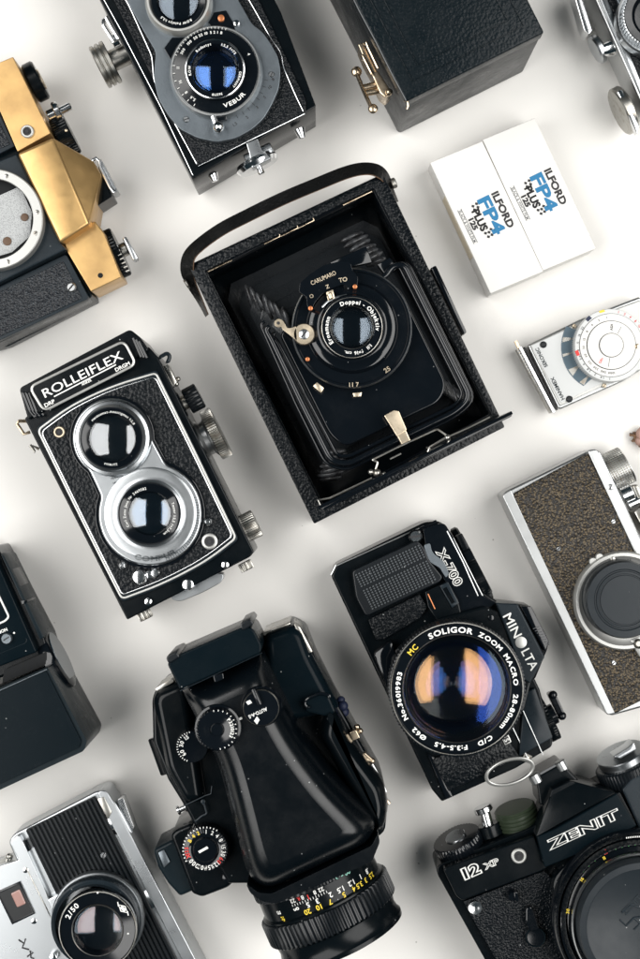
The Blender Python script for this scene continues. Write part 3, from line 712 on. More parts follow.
    for i in range(len(P) - 1):
        p0, p1, p2, p3 = P[max(0, i - 1)], P[i], P[i + 1], P[min(len(P) - 1, i + 2)]
        for j in range(6):
            s_ = j / 6; Q.append(.5 * ((2 * p1) + (p2 - p0) * s_ + (2 * p0 - 5 * p1 + 4 * p2 - p3) * s_ ** 2 + (3 * p1 - p0 - 3 * p2 + p3) * s_ ** 3))
    Q.append(P[-1]); wd = []
    for i, p in enumerate(Q):
        tn = (Q[min(i + 1, len(Q) - 1)] - Q[max(0, i - 1)]).normalized(); x = tn.cross(Vector((0, 0, 1))).normalized(); f = i / len(Q)
        e = min(1, min(f, 1 - f) / .2); e = e * e * (3 - 2 * e)
        wd.append((x * (.35 + .5 * e) + Vector((0, 0, 1)) * (1 - .45 * e)) * (3.3 + 1.3 * e))
    s = B().ribbon(Q, wd, 1.6).out('carrying_strap', 'strap', t)
    B().tube([q + w_ * .98 + Vector((0, 0, 1.2)) for q, w_ in zip(Q, wd)], .32).out('worn_edge', 'edgebrown', s)
folding_camera()

# ------------------------------------------------------------------ light meter
def light_meter():
    t = thing('light_meter', 'small silver exposure meter with big round white dial at the right edge', 'light meter', 580, 365)
    B().prism([(527, 345), (580, 319), (640, 296), (668, 352), (624, 381), (559, 410)], 15, 1, bev=1.8, rnd=3, seg=3).out('body', 'alu', t)
    B().prism([(530, 345), (580, 322), (640, 300), (662, 350), (622, 377), (560, 406)], 16.2, 14, bev=.5, rnd=2).out('top_rim', 'white_metal', t)
    B().prism([(531, 345.5), (570, 328), (606, 368), (606, 381), (561, 403)], 16.8, 15, bev=.2).out('face_plate', 'meterplate', t)
    w_ = []
    for a in range(152, 247, 8): w_.append((606 + 45 * math.cos(R(a)), 347 - 45 * math.sin(R(a))))
    for a in range(244, 150, -8): w_.append((611 + 33 * math.cos(R(a)), 345 - 33 * math.sin(R(a))))
    B().prism(w_, 17.1, 15, bev=.2).out('meter_window', 'meterglass', t)
    b = B()
    for i in range(9):
        a = 160 + i * 11; a -= 4; c, s_ = math.cos(R(a)), math.sin(R(a)); c2, s2 = math.cos(R(a + 4 + (i % 3) * 3)), math.sin(R(a + 4 + (i % 3) * 3))
        if i % 2: b.prism([(606 + 44 * c, 347 - 44 * s_), (606 + 44 * c2, 347 - 44 * s2), (611 + 35 * c, 346 - 35 * s_)], 17.3, 17, bev=0)
    b.out('window_facets', 'steel', t)
    b = B(); b.zl(608, 350, 17, [(52.4, 16.5), (52.4, 17.4), (51, 17.4), (51, 16.5)], n=8); b.bm.free()
    d = B().zl(611.5, 345, 26, [(37, 17), (37.2, 21), (36.6, 24.6), (36, 25), (25, 25), (24.6, 24.6), (0, 24.6)], teeth=110, depth=.35, tk={0, 1, 2}).out('dial', 'meterplate', t)
    i_ = B().zl(611.5, 345, 26, [(31.5, 24.8), (31.3, 25.6), (24.6, 25.7), (24.4, 26.2), (24, 26.4), (0, 26.4)], n=96).out('inner_dial', 'card', d)
    B().zl(611.5, 345, 27, [(12, 26.3), (12, 27), (11.5, 27.2), (0, 27.2)], n=64).out('hub', 'card', i_)
    b = B(); b.zl(611.5, 345, 26.5, [(31.9, 25.2), (31.6, 25.25)], n=96); b.zl(611.5, 345, 26.5, [(24.7, 26.0), (24.3, 26.45), (24, 26.45)], n=96); b.zl(611.5, 345, 27.2, [(12.3, 26.5), (12, 27.1), (11.7, 27.25)], n=64)
    b.out('dial_rings', 'greyblack', d)
    b = B()
    for i, s_ in enumerate(('1', '2', '4', '8', '15', '30', '60', '125', '250', '500', '1000')): b.arc(s_, 611.5, 345, 28, 25.65, 2.3, 100 + i * 17, bold=.01)
    for i, s_ in enumerate(('22', '16', '11', '8', '5.6', '4', '2.8', '2', '1.4', '1')): b.arc(s_, 611.5, 345, 33.8, 25, 2.2, 150 + i * 13, bold=.01)
    b.text('ASA', 611.5, 327, 26.4, 2.6, 86); b.ticks(611.5, 345, 13, 21, 26.4, 62, 62, 1, .12); b.ticks(611.5, 345, 13, 22, 26.4, -98, -98, 1, .12)
    b.out('dial_numbers', 'black', d)
    b = B()
    for i, s_ in enumerate(('1', '2', '4', '8', '15', '30')): b.arc(s_, 611.5, 345, 33.8, 25, 2.4, 78 - i * 11, bold=.015)
    b.text('DIN', 601, 360.5, 26.4, 2.4, 62); b.prism([(575, 351), (578, 350), (580, 355), (577, 356)], 25.3, 24, bev=0)
    b.out('red_marks', 'red', d)
    B().prism([(585.5, 319), (589, 315.5), (592, 318), (588, 321.5)], 25.3, 24, bev=0).out('blue_mark', 'navy', d)
    B().prism([(599, 311), (604, 309.5), (605, 311.5), (600, 313)], 25.3, 24, bev=0).out('yellow_mark', 'yellow', d)
    B().disc(637.5, 346, 2.4, 27, 25).out('dial_pin', 'brassd', d)
    b = B(); b.text('SEKONIC', 541.5, 357.5, 16.85, 3.6, 117, bold=.02, w=21); b.text('HANIMEX', 557.5, 388.5, 16.85, 3.6, 117, bold=.02, w=25); b.out('lettering', 'greyblack', t)
    for x, y in ((543.5, 344.5), (569.5, 399)): screw(t, x, y, 16.8, 3.4, 'rubber', ang=10)
    for x, y in ((574.5, 326), (604.5, 385.5)): screw(t, x, y, 16.4, 2.2, 'gilt', ang=60)
    s = B(); s.prism([(516.5, 349), (522, 346), (555, 411), (551, 413.5)], 12, 4, bev=.6)
    so = s.out('slide_cover', 'steel', t)
    b = B()
    for i in range(22): b.hc((517.5 + i * 1.55, 352 + i * 2.75), (520.5 + i * 1.55, 350.4 + i * 2.75), 12, .35, n=8, bev=.05)
    b.out('grip_ribs', 'chrome', so)
    B().line([(520, 347), (554, 412)], 14, .9).out('slide_rail', 'polish', t)
    B().line([(515.5, 341), (519, 348)], 13, 1.1).out('rail_pin', 'brassd', t)
    b = B(); b.line([(524, 347), (557, 410)], 14.5, .6); b.out('dark_groove', 'satin', t)
light_meter()

# ------------------------------------------------------------------ brown leather camera at the right edge
def brown_camera():
    t = thing('rangefinder_camera', 'silver camera in worn brown leather with a dark lens cap, at the right edge', 'camera', 600, 590)
    def rounded(o, h1, h0, bev, name, m, rnd=10): return B().prism(o, h1, h0, bev=bev, rnd=rnd, seg=3).out(name, m, t)
    rounded([(502, 493, 6), (592, 449, 6), (600, 450, 4), (712, 688, 12), (612, 716, 3), (606, 714, 4)], 27, 2, 1.5, 'body', 'alu')
    B().prism([(512.5, 494, 4), (588, 453, 3), (700, 672), (615, 714, 2)], 29, 4, bev=1.2, rnd=3, seg=3).out('leather_cover', 'leatherb', t)
    B().prism([(502, 495, 3), (511, 489, 3), (617, 713, 2), (607, 715.5, 3)], 28.5, 1, bev=1.6, rnd=3, seg=4).out('base_plate', 'alu', t)
    B().prism([(587, 450.5, 3), (597, 448.5, 4), (702, 668), (692, 674)], 30.5, 4, bev=1.4, rnd=3, seg=4).out('top_plate', 'alu', t)
    k = B().hc((604, 475), (626, 464.5), 16, 11, prof=[(0, 0), (.95, 0), (1, .03), (1, .97), (.93, 1), (0, 1)], teeth=54, depth=.45, tk={1, 2, 3, 4}).out('winding_knob', 'steel', t)
    b = B()
    for i in range(9): b.hc((607 + i * 2.3, 473.8 - i * 1.1), (607.5 + i * 2.3, 473.5 - i * 1.1), 16, 11.15, n=64, bev=.02)
    b.out('knurl_rings', 'alu', k)
    b = B(); b.hc((621, 496), (632, 491), 20, 5, n=28); b.hc((627, 505), (640, 499), 18, 4, n=24); b.out('shutter_button', 'polish', t)
    b = B(); b.prism([(632, 486), (638, 484), (650, 508), (644, 512)], 22, 12, bev=1); b.prism([(634, 512), (645, 506), (660, 538), (650, 542)], 26, 6, bev=1); b.out('speed_dial_housing', 'steel', t)
    screw(t, 611, 487, 30.5, 3, 'alu', ang=60, rise=.5)
    for x, y in ((558.5, 549), (613.5, 521.5), (614, 663)): screw(t, x, y, 29, 2.6, 'polish', ang=35, rise=.7)
    m = B().zl(624, 601, 34, [(50, 28), (49.5, 33), (48, 34), (45, 34), (42, 32.5), (37.5, 32), (0, 32)], n=96).out('lens_mount', 'white_metal', t)
    B().disc(613, 559, 2.4, 34.4, 33.5).out('index_screw', 'steel', m); b = B(); b.text('15', 629.5, 560.5, 34, 3.6, 0, bold=0); b.out('mount_number', 'greyblack', m)
    for a, dx in ((128, 50), (119, 50)): 
        B().zl(624 + dx * math.cos(R(a)), 601 - dx * math.sin(R(a)), 33, [(4, 30), (4, 32.6), (3.4, 33), (0, 33)], n=20).out('mount_bump', 'white_metal', m)
    c = B().zl(625, 600, 46, [(39.5, 32), (39, 44), (37.6, 46), (31, 46.2), (30, 45.5), (29, 45.5), (28.4, 46.3), (26.5, 46.4), (26, 45.8), (25, 45.8), (24.5, 46.4), (0, 46.6)], n=96).out('lens_cap', 'capm', t)
    tb = B().prism([(630, 640), (640, 636), (652, 652), (640, 658)], 33, 29, bev=1).out('infinity_tab', 'white_metal', m)
    B().zl(639, 644, 35, [(5, 32), (5, 34.5), (4, 35), (2.6, 34.2), (0, 34.2)], n=28).out('tab_button', 'steel', tb)
brown_camera()

# ------------------------------------------------------------------ dried husk
def husk():
    t = thing('dried_seed_pod', 'tiny dark and pinkish brown dried husk lying at the right edge', 'seed pod', 640, 438)
    b = B(); b.sphere(643, 434, 5, 4.2, .8); b.sphere(640, 441, 4, 3, .8); b.sphere(646, 443, 5, 4, .8); b.out('husk_scale', 'podl', t)
    b = B()
    for x0, y0, x1, y1, r in ((636, 436, 629.5, 434.5, 1.0), (637, 437, 632, 441.5, .8), (636, 433.5, 633, 433, .7), (638, 440, 635.5, 442.5, 1.3), (640, 430, 642.5, 426, .9), (637, 434, 640, 430, 1.2), (638, 443, 641, 446.5, 1.2), (634, 437, 636, 439.5, .9)):
        b.line([(x0, y0), ((x0 + x1) / 2, (y0 + y1) / 2 - .6), (x1, y1)], 3.5, r)
    b.out('husk_core', 'pod', t)
husk()
# ------------------------------------------------------------------ twin lens camera, chrome figure-eight
def chrome_tlr():
    t = thing('twin_lens_reflex', 'black twin lens camera with two chrome ringed lenses and a framed name plate', 'camera', 140, 480)
    B().prism([(24, 418, 3), (148, 346, 3), (158, 357), (254, 552, 2), (250, 557, 2), (127, 620, 2)], 58, 4, bev=1.2, rnd=2, seg=3).out('body', 'satin', t)
    # hood
    h = B().prism([(19, 388, 4), (130, 329, 4), (140, 337), (149, 350), (28, 420)], 61, 10, bev=1.6, rnd=3, seg=3).out('focusing_hood', 'satin', t)
    b = B()
    for i in range(3): b.line([(22 + i * 3.4, 391 + i * .2), (30 + i * 3.6, 411 + i * 1.2), (36 + i * 4, 418 - i)], 61.5, .7, rnd=3)
    b.out('hood_ribs', 'gloss', h); b = B()
    for i in range(3): b.line([(133 + i * 3.0, 338 + i * 1.6), (141 + i * 3.0, 357 + i * .4)], 61.5, .7)
    b.out('hood_ribs', 'gloss', h)
    npl = [(29.5, 387), (124, 340.8), (136, 364), (44, 411)]
    n_ = B().prism(npl, 64, 60, bev=.7, rnd=6, seg=3).out('name_plate', 'satin', h)
    B().line([npl[0], npl[1], npl[2], npl[3]], 64.2, .75, closed=True, rnd=7).out('plate_border', 'white_metal', n_)
    a = 26.6
    b = B(); b.text('ROLLEIFLEX', 82.5, 374.2, 64, 8.8, a, bold=.006, w=88); b.line([(54, 396.6), (116, 364.6)], 64.25, .34, flat=.5)
    b.text('DRP', 49.6, 403.2, 64, 3.8, a, w=11); b.text('DRGM', 122.5, 366.5, 64, 3.6, a, w=16); b.text('ANKER', 86.5, 382.2, 64, 2.6, a, w=11)
    b.out('lettering', 'white', n_)
    # front panel
    T = [(38, 430, 5), (70, 406, 30), (112, 386, 40), (156, 373, 4), (196, 454, 60), (236, 538, 5), (208, 560, 30), (165, 583, 40), (122, 599, 5), (92, 540, 60)]
    def off(k, kk=None):
        c = (137, 486); return [(c[0] + (p[0] - c[0]) * k, c[1] + (p[1] - c[1]) * k, p[2]) for p in T]
    B().prism(off(1.03), 60.5, 57, bev=.9, rnd=5, seg=3).out('front_panel', 'greyblack', t)
    B().prism(off(.975), 61.3, 60, bev=.3, rnd=5).out('front_leather', 'leather', t)
    b = B(); b.line(off(1.0), 61.2, .62, closed=True, rnd=5, flat=.7); b.out('outer_trim', 'white_metal', t)
    b = B(); b.line(off(.965), 61.4, .42, closed=True, rnd=5, flat=.7); b.out('inner_trim', 'polish', t)
    # figure-eight plate
    def eight(ru, rl, cu=(112, 438), cl=(150, 514)):
        pts = []; d = math.atan2(-(cl[1] - cu[1]), cl[0] - cu[0])
        for i in range(25):
            a_ = d + R(62) + (2 * math.pi - R(124)) * i / 24; pts.append((cu[0] + ru * math.cos(a_), cu[1] - ru * math.sin(a_)))
        for i in range(29):
            a_ = d + math.pi + R(44) + (2 * math.pi - R(88)) * i / 28; pts.append((cl[0] + rl * math.cos(a_), cl[1] - rl * math.sin(a_)))
        return pts
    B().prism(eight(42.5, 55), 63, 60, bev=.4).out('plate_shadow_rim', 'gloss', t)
    p = B().prism(eight(40, 52), 66, 60, bev=1.3, seg=4, rnd=5).out('shutter_plate', 'chrome', t)
    # viewing lens
    v = B().zl(111.8, 438.2, 72, [(39, 65), (38.6, 68), (37, 70), (34, 70.5), (32.5, 73), (31.5, 73.5), (30.6, 73)], n=96).out('viewing_lens', 'chrome', t)
    B().zl(111.8, 438.2, 73, [(30.8, 73), (30, 73.4), (28.6, 73), (24, 71.2), (23.4, 69), (23, 66.6), (0, 66.6)], n=96).out('lens_ring', 'gloss', v)
    b = B(); b.arc('Heidosmat-Anastigmat 1:2,8', 111.8, 438.2, 26.6, 72.4, 2.5, 85, bold=.01); b.arc('2278553', 111.8, 438.2, 26.6, 72.4, 2.3, -92, bold=.01); b.out('lens_engraving', 'white', v)
    optic(v, 111.8, 438.2, 72, 23.6, 70.6, [(1, 0, 22, 'g_clear'), (.95, 1.0, 20, 'g_clear')])
    # taking lens
    l = B().zl(149.7, 513.5, 70, [(47, 65), (46, 67.4), (43, 68), (38, 67.4), (34, 68), (33, 71), (31.6, 71.4), (30.8, 71)], n=96).out('taking_lens', 'chrome', t)
    B().zl(149.7, 513.5, 71, [(31, 70.8), (30, 71.4), (28.6, 71), (22, 69.4), (21, 67), (20.6, 66.4), (0, 66.4)], n=96).out('lens_ring', 'gloss', l)
    b = B(); b.arc('Carl Zeiss Jena Nr 2469582', 149.7, 513.5, 25.3, 70.6, 2.5, 155, bold=.01); b.arc('Tessar 1:3,5 f=7,5cm', 149.7, 513.5, 25.3, 70.6, 2.5, -15, bold=.01); b.out('lens_engraving', 'white', l)
    optic(l, 149.7, 513.5, 70, 21.2, 69.2, [(1, 0, 22, 'g_clear'), (.95, 1.0, 20, 'g_clear2'), (.85, 1.8, 21, 'g_blue2')])
    b = B(); b.arc('COMPUR', 150, 514, 44.6, 68, 5.2, -82, bold=.0, inward=True, outline=.02, sx=1.3, href=66)
    b.text('FRANKE &', 117, 477, 66, 1.9, 18); b.text('HEIDECKE', 119, 481.5, 66, 1.9, 18); b.out('plate_lettering', 'greyblack', p)
    b = B(); b.ticks(150, 514, 46, 50, 66.2, 20, -70, 30, .1); b.out('scale', 'greyblack', p)
    # small fittings
    for x, y, r, nm in ((207.7, 522, 4.8, 'lever_button'), (122.3, 565.5, 4.6, 'lever_button')):
        B().zl(x, y, 65, [(r, 61), (r, 63), (r * .7, 64.6), (r * .5, 65), (r * .3, 64.2), (0, 64.2)], n=28).out(nm, 'polish', t)
    socket(t, 209.5, 541.5, 61.5, 8); socket(t, 59, 432, 61.3, 5.8, 'plate_socket', 'gilt')
    b = B(); b.zl(139, 577, 66, [(8.4, 61), (8.4, 64), (6, 66), (0, 66.6)], n=36); b.zl(154.5, 573.5, 66, [(5, 61), (5, 64), (3.5, 65), (0, 65.2)], n=28); b.prism([(139, 573), (152, 570), (155, 577), (141, 581)], 63.5, 61, bev=.3); b.out('cocking_lever', 'polish', t)
    screw(t, 225, 565, 59, 4, 'polish', ang=80); screw(t, 148, 602, 59, 4, 'polish', ang=50)
    # bottom latch
    b = B(); b.prism([(169, 599), (178, 590), (200, 578), (215, 573), (224, 574), (222, 582), (204, 592), (180, 602)], 50, 34, bev=2, rnd=6, seg=3); b.out('base_latch', 'chrome', t)
    B().disc(188, 585, 6, 58.5, 50, bev=1).out('latch_button', 'polish', t)
    for x, y in ((143, 611), (244, 562)): B().hc((x, y), (x + 4, y + 8), 30, 4, n=24, teeth=16, depth=.6, tk={1, 2, 3, 4}).out('foot', 'steel', t)
    # side fittings
    B().line([(29, 421), (19, 421), (17, 424), (24, 434), (30, 432)], 40, 1.0).out('strap_lug', 'brassd', t)
    B().line([(30, 445), (35, 452), (33, 446), (39, 449)], 42, .9).out('lever', 'steel', t)
    B().line([(160, 357), (167, 353), (170, 356), (168, 362)], 46, 1.1, rnd=2).out('strap_lug', 'greyblack', t)
    b = B(); b.prism([(163, 366), (168, 364), (177, 382), (173, 387)], 48, 36, bev=.6); b.sphere(178, 379, 44, 1.4); b.sphere(176.5, 384, 44, 1.4); b.out('hood_catch', 'steel', t)
    k = B().hc((180, 405), (188, 401), 34, 4.2, n=28).out('film_knob', 'steel', t)
    B().hc((187, 402), (200, 395), 34, 7.4, teeth=22, depth=.4, tk={1, 2, 3, 4}).out('knob_grip', 'rubber', k)
    k = B().hc((196, 443), (213, 435), 33, 14, n=64, prof=[(0, 0), (.8, 0), (.84, .1), (.84, .35), (.7, .5), (.7, .75), (.9, .9), (.9, 1), (0, 1)]).out('focus_knob', 'alu', t)
    B().hc((211, 436), (221, 431), 33, 14.8, teeth=60, depth=.8, tk={1, 2, 3, 4}).out('knurled_rim', 'steel', k)
    k = B().hc((240, 531), (257, 522.5), 22, 8, prof=[(0, 0), (.96, 0), (1, .04), (1, .94), (.95, 1), (0, 1)], teeth=36, depth=.35, tk={1, 2, 3, 4}).out('spool_knob', 'steel', t)
    B().prism([(80, 512), (86, 509), (90, 520), (84, 522)], 40, 30, bev=.5).out('side_catch', 'chrome', t)
chrome_tlr()

# ------------------------------------------------------------------ black reflex with zoom lens
def zoom_slr():
    t = thing('film_camera', 'black reflex camera with an amber and blue zoom lens, below the folding camera', 'camera', 440, 660)
    B().prism([(331, 576, 3), (336, 565, 3), (425, 522, 4), (441, 521, 6), (449, 530, 4), (480, 590), (497, 601), (540, 690), (553, 741, 4), (552, 747, 3), (517, 768), (442, 802, 2), (432, 790, 2)], 36, 3, bev=1.2, rnd=2, seg=3).out('body', 'satin', t)
    # top plate strips
    B().prism([(423, 529, 3), (444, 522, 6), (453, 537), (481, 595), (497, 603), (466, 620), (449, 588, 4), (437, 566, 5), (428, 560)], 41, 30, bev=1, rnd=2, seg=3).out('top_plate', 'gloss', t)
    b = B(); b.line([(447, 531), (463, 562), (478, 596)], 41, .35); b.line([(453, 538), (486, 603)], 38, .45); b.line([(336, 566), (424, 526)], 37, .4); b.line([(331, 575), (336, 565)], 36.6, .4); b.out('edge_lines', 'alu', t)
    B().prism([(424, 545), (430, 543), (432, 553, 6), (444, 561, 6), (449, 574), (446, 578), (440, 568), (428, 561, 5)], 42.3, 40, bev=.4, rnd=2).out('grey_trim', 'greypaint', t)
    b = B(); b.text('X-700', 449.5, 567, 41, 9.0, -61, bold=.03, outline=.035, w=42); b.out('lettering', 'white', t)
    # grip
    Fg = [(352, 571), (417, 540), (424, 547), (429, 560), (443, 577), (440, 582), (366, 617), (356, 598)]
    B().prism(Fg, 43, 34, bev=2.5, rnd=4, seg=4).out('hand_grip', 'rubber', t)
    b = B(); ex = (.905, -.425); ey = (.44, .90)
    for i in range(18):
        for j in range(21):
            if 5 < i < 7 : continue
            x = 356 + ex[0] * j * 3.45 + ey[0] * i * 2.5; y = 575 + ex[1] * j * 3.45 + ey[1] * i * 2.5
            lim = 420 + (y - 540) * .55
            if x > lim or x < 353 + (i * .6) or i > 15 + (j > 30): continue
            k = 1.05; b.prism([(x - k, y + .1), (x + .3, y - k), (x + k + .2, y - .0), (x - .1, y + k)], 43.7, 42.8, bev=0)
    b.out('grip_studs', 'stud', t)
    b = B(); b.prism([(368, 620), (419, 594), (428, 606), (421, 618), (384, 640), (376, 640)], 39, 35, bev=.6, rnd=2); b.out('leather_panel', 'leather', t)
    B().prism([(425, 592), (447, 581), (458, 600), (462, 616), (438, 622), (428, 607)], 42.5, 35, bev=.8).out('shoulder_block', 'satin', t)
    b = B(); b.frame([(440, 586), (448, 582), (459, 603), (452, 608)], [(442.5, 589), (446.5, 587), (455, 602), (451.5, 604)], 43.5, 42, bev=.2); b.out('dial_window_frame', 'greyblack', t)
    b = B(); b.line([(428, 594), (435, 609)], 42.7, .3); b.out('red_line', 'orange', t)
    screw(t, 415.5, 536.5, 40, 7, 'polish', 'strap_lug_screw', ang=10, rise=2.4)
    B().line([(420, 530), (437, 522)], 37, 1.4).out('hinge', 'gloss', t)
    # prism
    p = B().prism([(497, 602), (531, 606, 3), (541, 626), (549, 641, 3), (547, 650), (535, 679, 2), (525, 682)], 37, 12, bev=1.2, rnd=1).out('prism_housing', 'satin', t)
    B().prism([(496, 603), (518, 604), (545, 657), (530, 684), (524, 680)], 46, 30, bev=1, seg=3).out('front_shield', 'greyblack', p)
    B().prism([(520, 606), (531, 606.5), (548.5, 641), (545.5, 652)], 42, 34, bev=.5).out('accessory_shoe', 'gloss', p)
    b = B()
    for i in range(8): b.line([(533 + i * 1.9, 629 + i * 2.2), (539.5 + i * 1.4, 626.5 + i * 2.6)], 42.3, .2)
    b.out('shoe_marks', 'greytx', p)
    b = B(); b.text('MIN', 512.5, 625.5, 46, 9, -62.5, bold=.01, w=25); b.text('LTA', 530, 659.5, 46, 9, -62.5, bold=.01, w=22); b.out('lettering', 'white', p)
    B().disc(521, 642.5, 5.8, 46.4, 46, bev=.1).out('emblem', 'white_metal', p)
    # rest of the body front: lower strip
    b = B(); b.prism([(524, 694), (535, 688), (553, 738, 3), (519, 757)], 39, 30, bev=.8); b.out('lower_top_plate', 'greyblack', t)
    b = B(); b.line([(520, 704), (543, 755)], 39.4, .3); b.line([(507, 716), (529, 761)], 38, .3); b.out('plate_seams', 'alu', t)
    B().prism([(432, 760), (500, 728), (520, 757), (449, 792)], 39, 34, bev=.7).out('leather_panel', 'leather', t)
    B().prism([(427, 753), (434, 757), (453, 797), (446, 800)], 38, 20, bev=.6).out('base_plate', 'gloss', t)
    B().prism([(502, 738.5), (508.5, 735), (511.5, 742), (505, 745.5)], 40, 38, bev=.1).out('badge_frame', 'white_metal', t)
    b = B(); b.prism([(503.2, 738.9), (508, 736.3), (510.4, 741.6), (505.6, 744.2)], 40.2, 39, bev=0); b.out('badge_field', 'black', t)
    b = B(); b.text('S', 506.8, 740.2, 40.2, 4.6, -62, bold=.02); b.out('badge_letter', 'white', t)
    # mirror box
    B().prism([(392, 652), (440, 618), (484, 606), (500, 612), (532, 680), (524, 712), (470, 745), (425, 745), (385, 690)], 44, 30, bev=1.5, rnd=4).out('mirror_box', 'satin', t)
    B().prism([(373, 654), (392, 640), (398, 660), (388, 690)], 46, 30, bev=2).out('mount_shoulder', 'gloss', t)
    B().disc(491, 618, 3, 45, 43).out('sync_screw', 'gloss', t)
    # zoom lens: barrel straight up
    cx, cy = 457, 689
    ln = B().zl(cx, cy, 86, [(56, 42), (56, 48), (60, 48.5), (60, 55), (57, 56), (57, 60), (64, 61), (64, 74), (62, 75), (62, 80), (66.5, 81), (67, 85), (66.3, 86), (64.8, 86), (64, 85.2), (54, 85.2), (53, 82), (48, 78), (44, 73), (41, 68), (40, 58), (0, 52)], n=128).out('zoom_lens', 'gloss', t)
    B().zl(cx, cy, 74, [(63.8, 58.5), (68.6, 59.5), (68.6, 74.5), (63.8, 75.5)], teeth=110, depth=.5, tk={1, 2}).out('focus_ring', 'rubber', ln)
    B().zl(cx, cy, 60, [(59.5, 48.2), (61, 49), (61, 54), (59.5, 54.8)], teeth=90, depth=.5, tk={1, 2}).out('aperture_ring', 'rubber', ln)
    b = B(); b.zl(cx, cy, 86, [(66.8, 85.3), (66.3, 86.12), (65.6, 86.12)], n=128); b.zl(cx, cy, 86, [(54.8, 85.15), (54.2, 85.5), (53.6, 85.1)], n=128); b.out('ring_edges', 'steel', ln)
    for i, (r, z) in enumerate(((51.5, 80.6), (48.5, 78.8), (46, 76.4), (43.5, 73), (41.5, 69.5))): B().zl(cx, cy, 86, [(r + .7, z), (r + .2, z + .5), (r - .5, z + .1)], n=96).out('baffle_ring', 'satin', ln)
    b = B()
    for s_, m_, sz in (('SOLIGOR', 96.5, 5.4), ('ZOOM', 55, 4.6), ('MACRO', 19.5, 4.6), ('28-80mm', -23.5, 4.7), ('C/D', -61.5, 4.5), ('F:3.5-4.5', -96, 4.5), ('Ø62', -130, 4.5), ('No.36019983', 187.5, 4.5)):
        b.arc(s_, cx, cy, 59.2, 85.2, sz, m_, bold=.03 if sz < 5.5 else .045, sx=1.25 if sz < 5.5 else 1.42)
    b.out('lens_engraving', 'white', ln)
    b = B(); b.arc('MC', cx, cy, 59.2, 85.2, 5.4, 138.5, bold=.02); b.out('coating_mark', 'yellow', ln)
    b = B(); b.ticks(cx, cy, 62.8, 63.8, 78.1, 120, 165, 12, .2); b.arc('22 16 8', cx, cy, 60, 60.1, 3, 140); b.out('scale_marks', 'white', ln)
    optic(ln, cx, cy, 84, 51, 79.5, [(1, 0, 7, 'g_weak'), (.97, 2.4, 10, 'g_edgeblue'), (.80, 5.0, 19, 'g_orange'), (.74, 7, 20, 'g_orange'), (.58, 9, 22, 'g_violet'), (.47, 11, 24, 'g_blue'), (.36, 13, 27, 'g_blue'), (.24, 15, 30, 'g_pinkg'), (.10, 16, 40, 'g_clear')])
    # dials on top
    b = B(); b.prism([(455, 536), (462, 533), (493, 592), (486, 597)], 33, 10, bev=.8); b.out('dial_base', 'satin', t)
    B().hc((456, 543), (463, 539.5), 22, 8.5, n=40, bev=1).out('shutter_button', 'satin', t)
    d = B().hc((471, 576), (480, 571.5), 21, 17, teeth=64, depth=.5, tk={1, 2, 3, 4}).out('speed_dial', 'satin', t)
    B().hc((465, 560), (473, 556), 26, 9, n=32).out('film_counter', 'gloss', t)
    B().line([(478, 604), (490, 598)], 34, .8).out('advance_lever_tip', 'steel', t)
    d = B().hc((541, 720), (550, 715.5), 20, 14, teeth=44, depth=.5, tk={1, 2, 3, 4}).out('rewind_dial', 'satin', t)
    b = B(); b.hc((549, 716), (555, 713), 20, 6, n=24); b.prism([(548, 695), (555, 692), (566, 716), (560, 720)], 25, 15, bev=1.5, rnd=3); b.sphere(553, 695, 24, 2.5); b.sphere(562, 716, 24, 2.5); b.out('rewind_crank', 'gloss', d)
    # key ring of the strap
    th_ = t
    pts = []
    for i in range(40):
        a = 2 * math.pi * i / 40; u, v = 24 * math.cos(a), 12 * math.sin(a)
        pts.append(W(509.5 + u * math.cos(R(17)) + v * math.sin(R(17)), 772 - u * math.sin(R(17)) + v * math.cos(R(17)), 43 + 3 * math.sin(a + 2.6)))
    b = B(); b.tube(pts, 1.0, closed=True); b.tube([p + Vector((.3, .4, 1.2)) for p in pts], .7, closed=True)
    ro = b.out('strap_ring', 'white_metal', t)
    b = B(); b.line([(525, 754), (531, 757), (529, 762), (523, 760)], 36, 1.0, closed=True); b.sphere(527, 757.5, 35, 2.4); b.out('strap_lug', 'steel', t)
MT['g_edgeblue'] = glass('blue_rim_glass', (.06, .18, .95), .07)
zoom_slr()

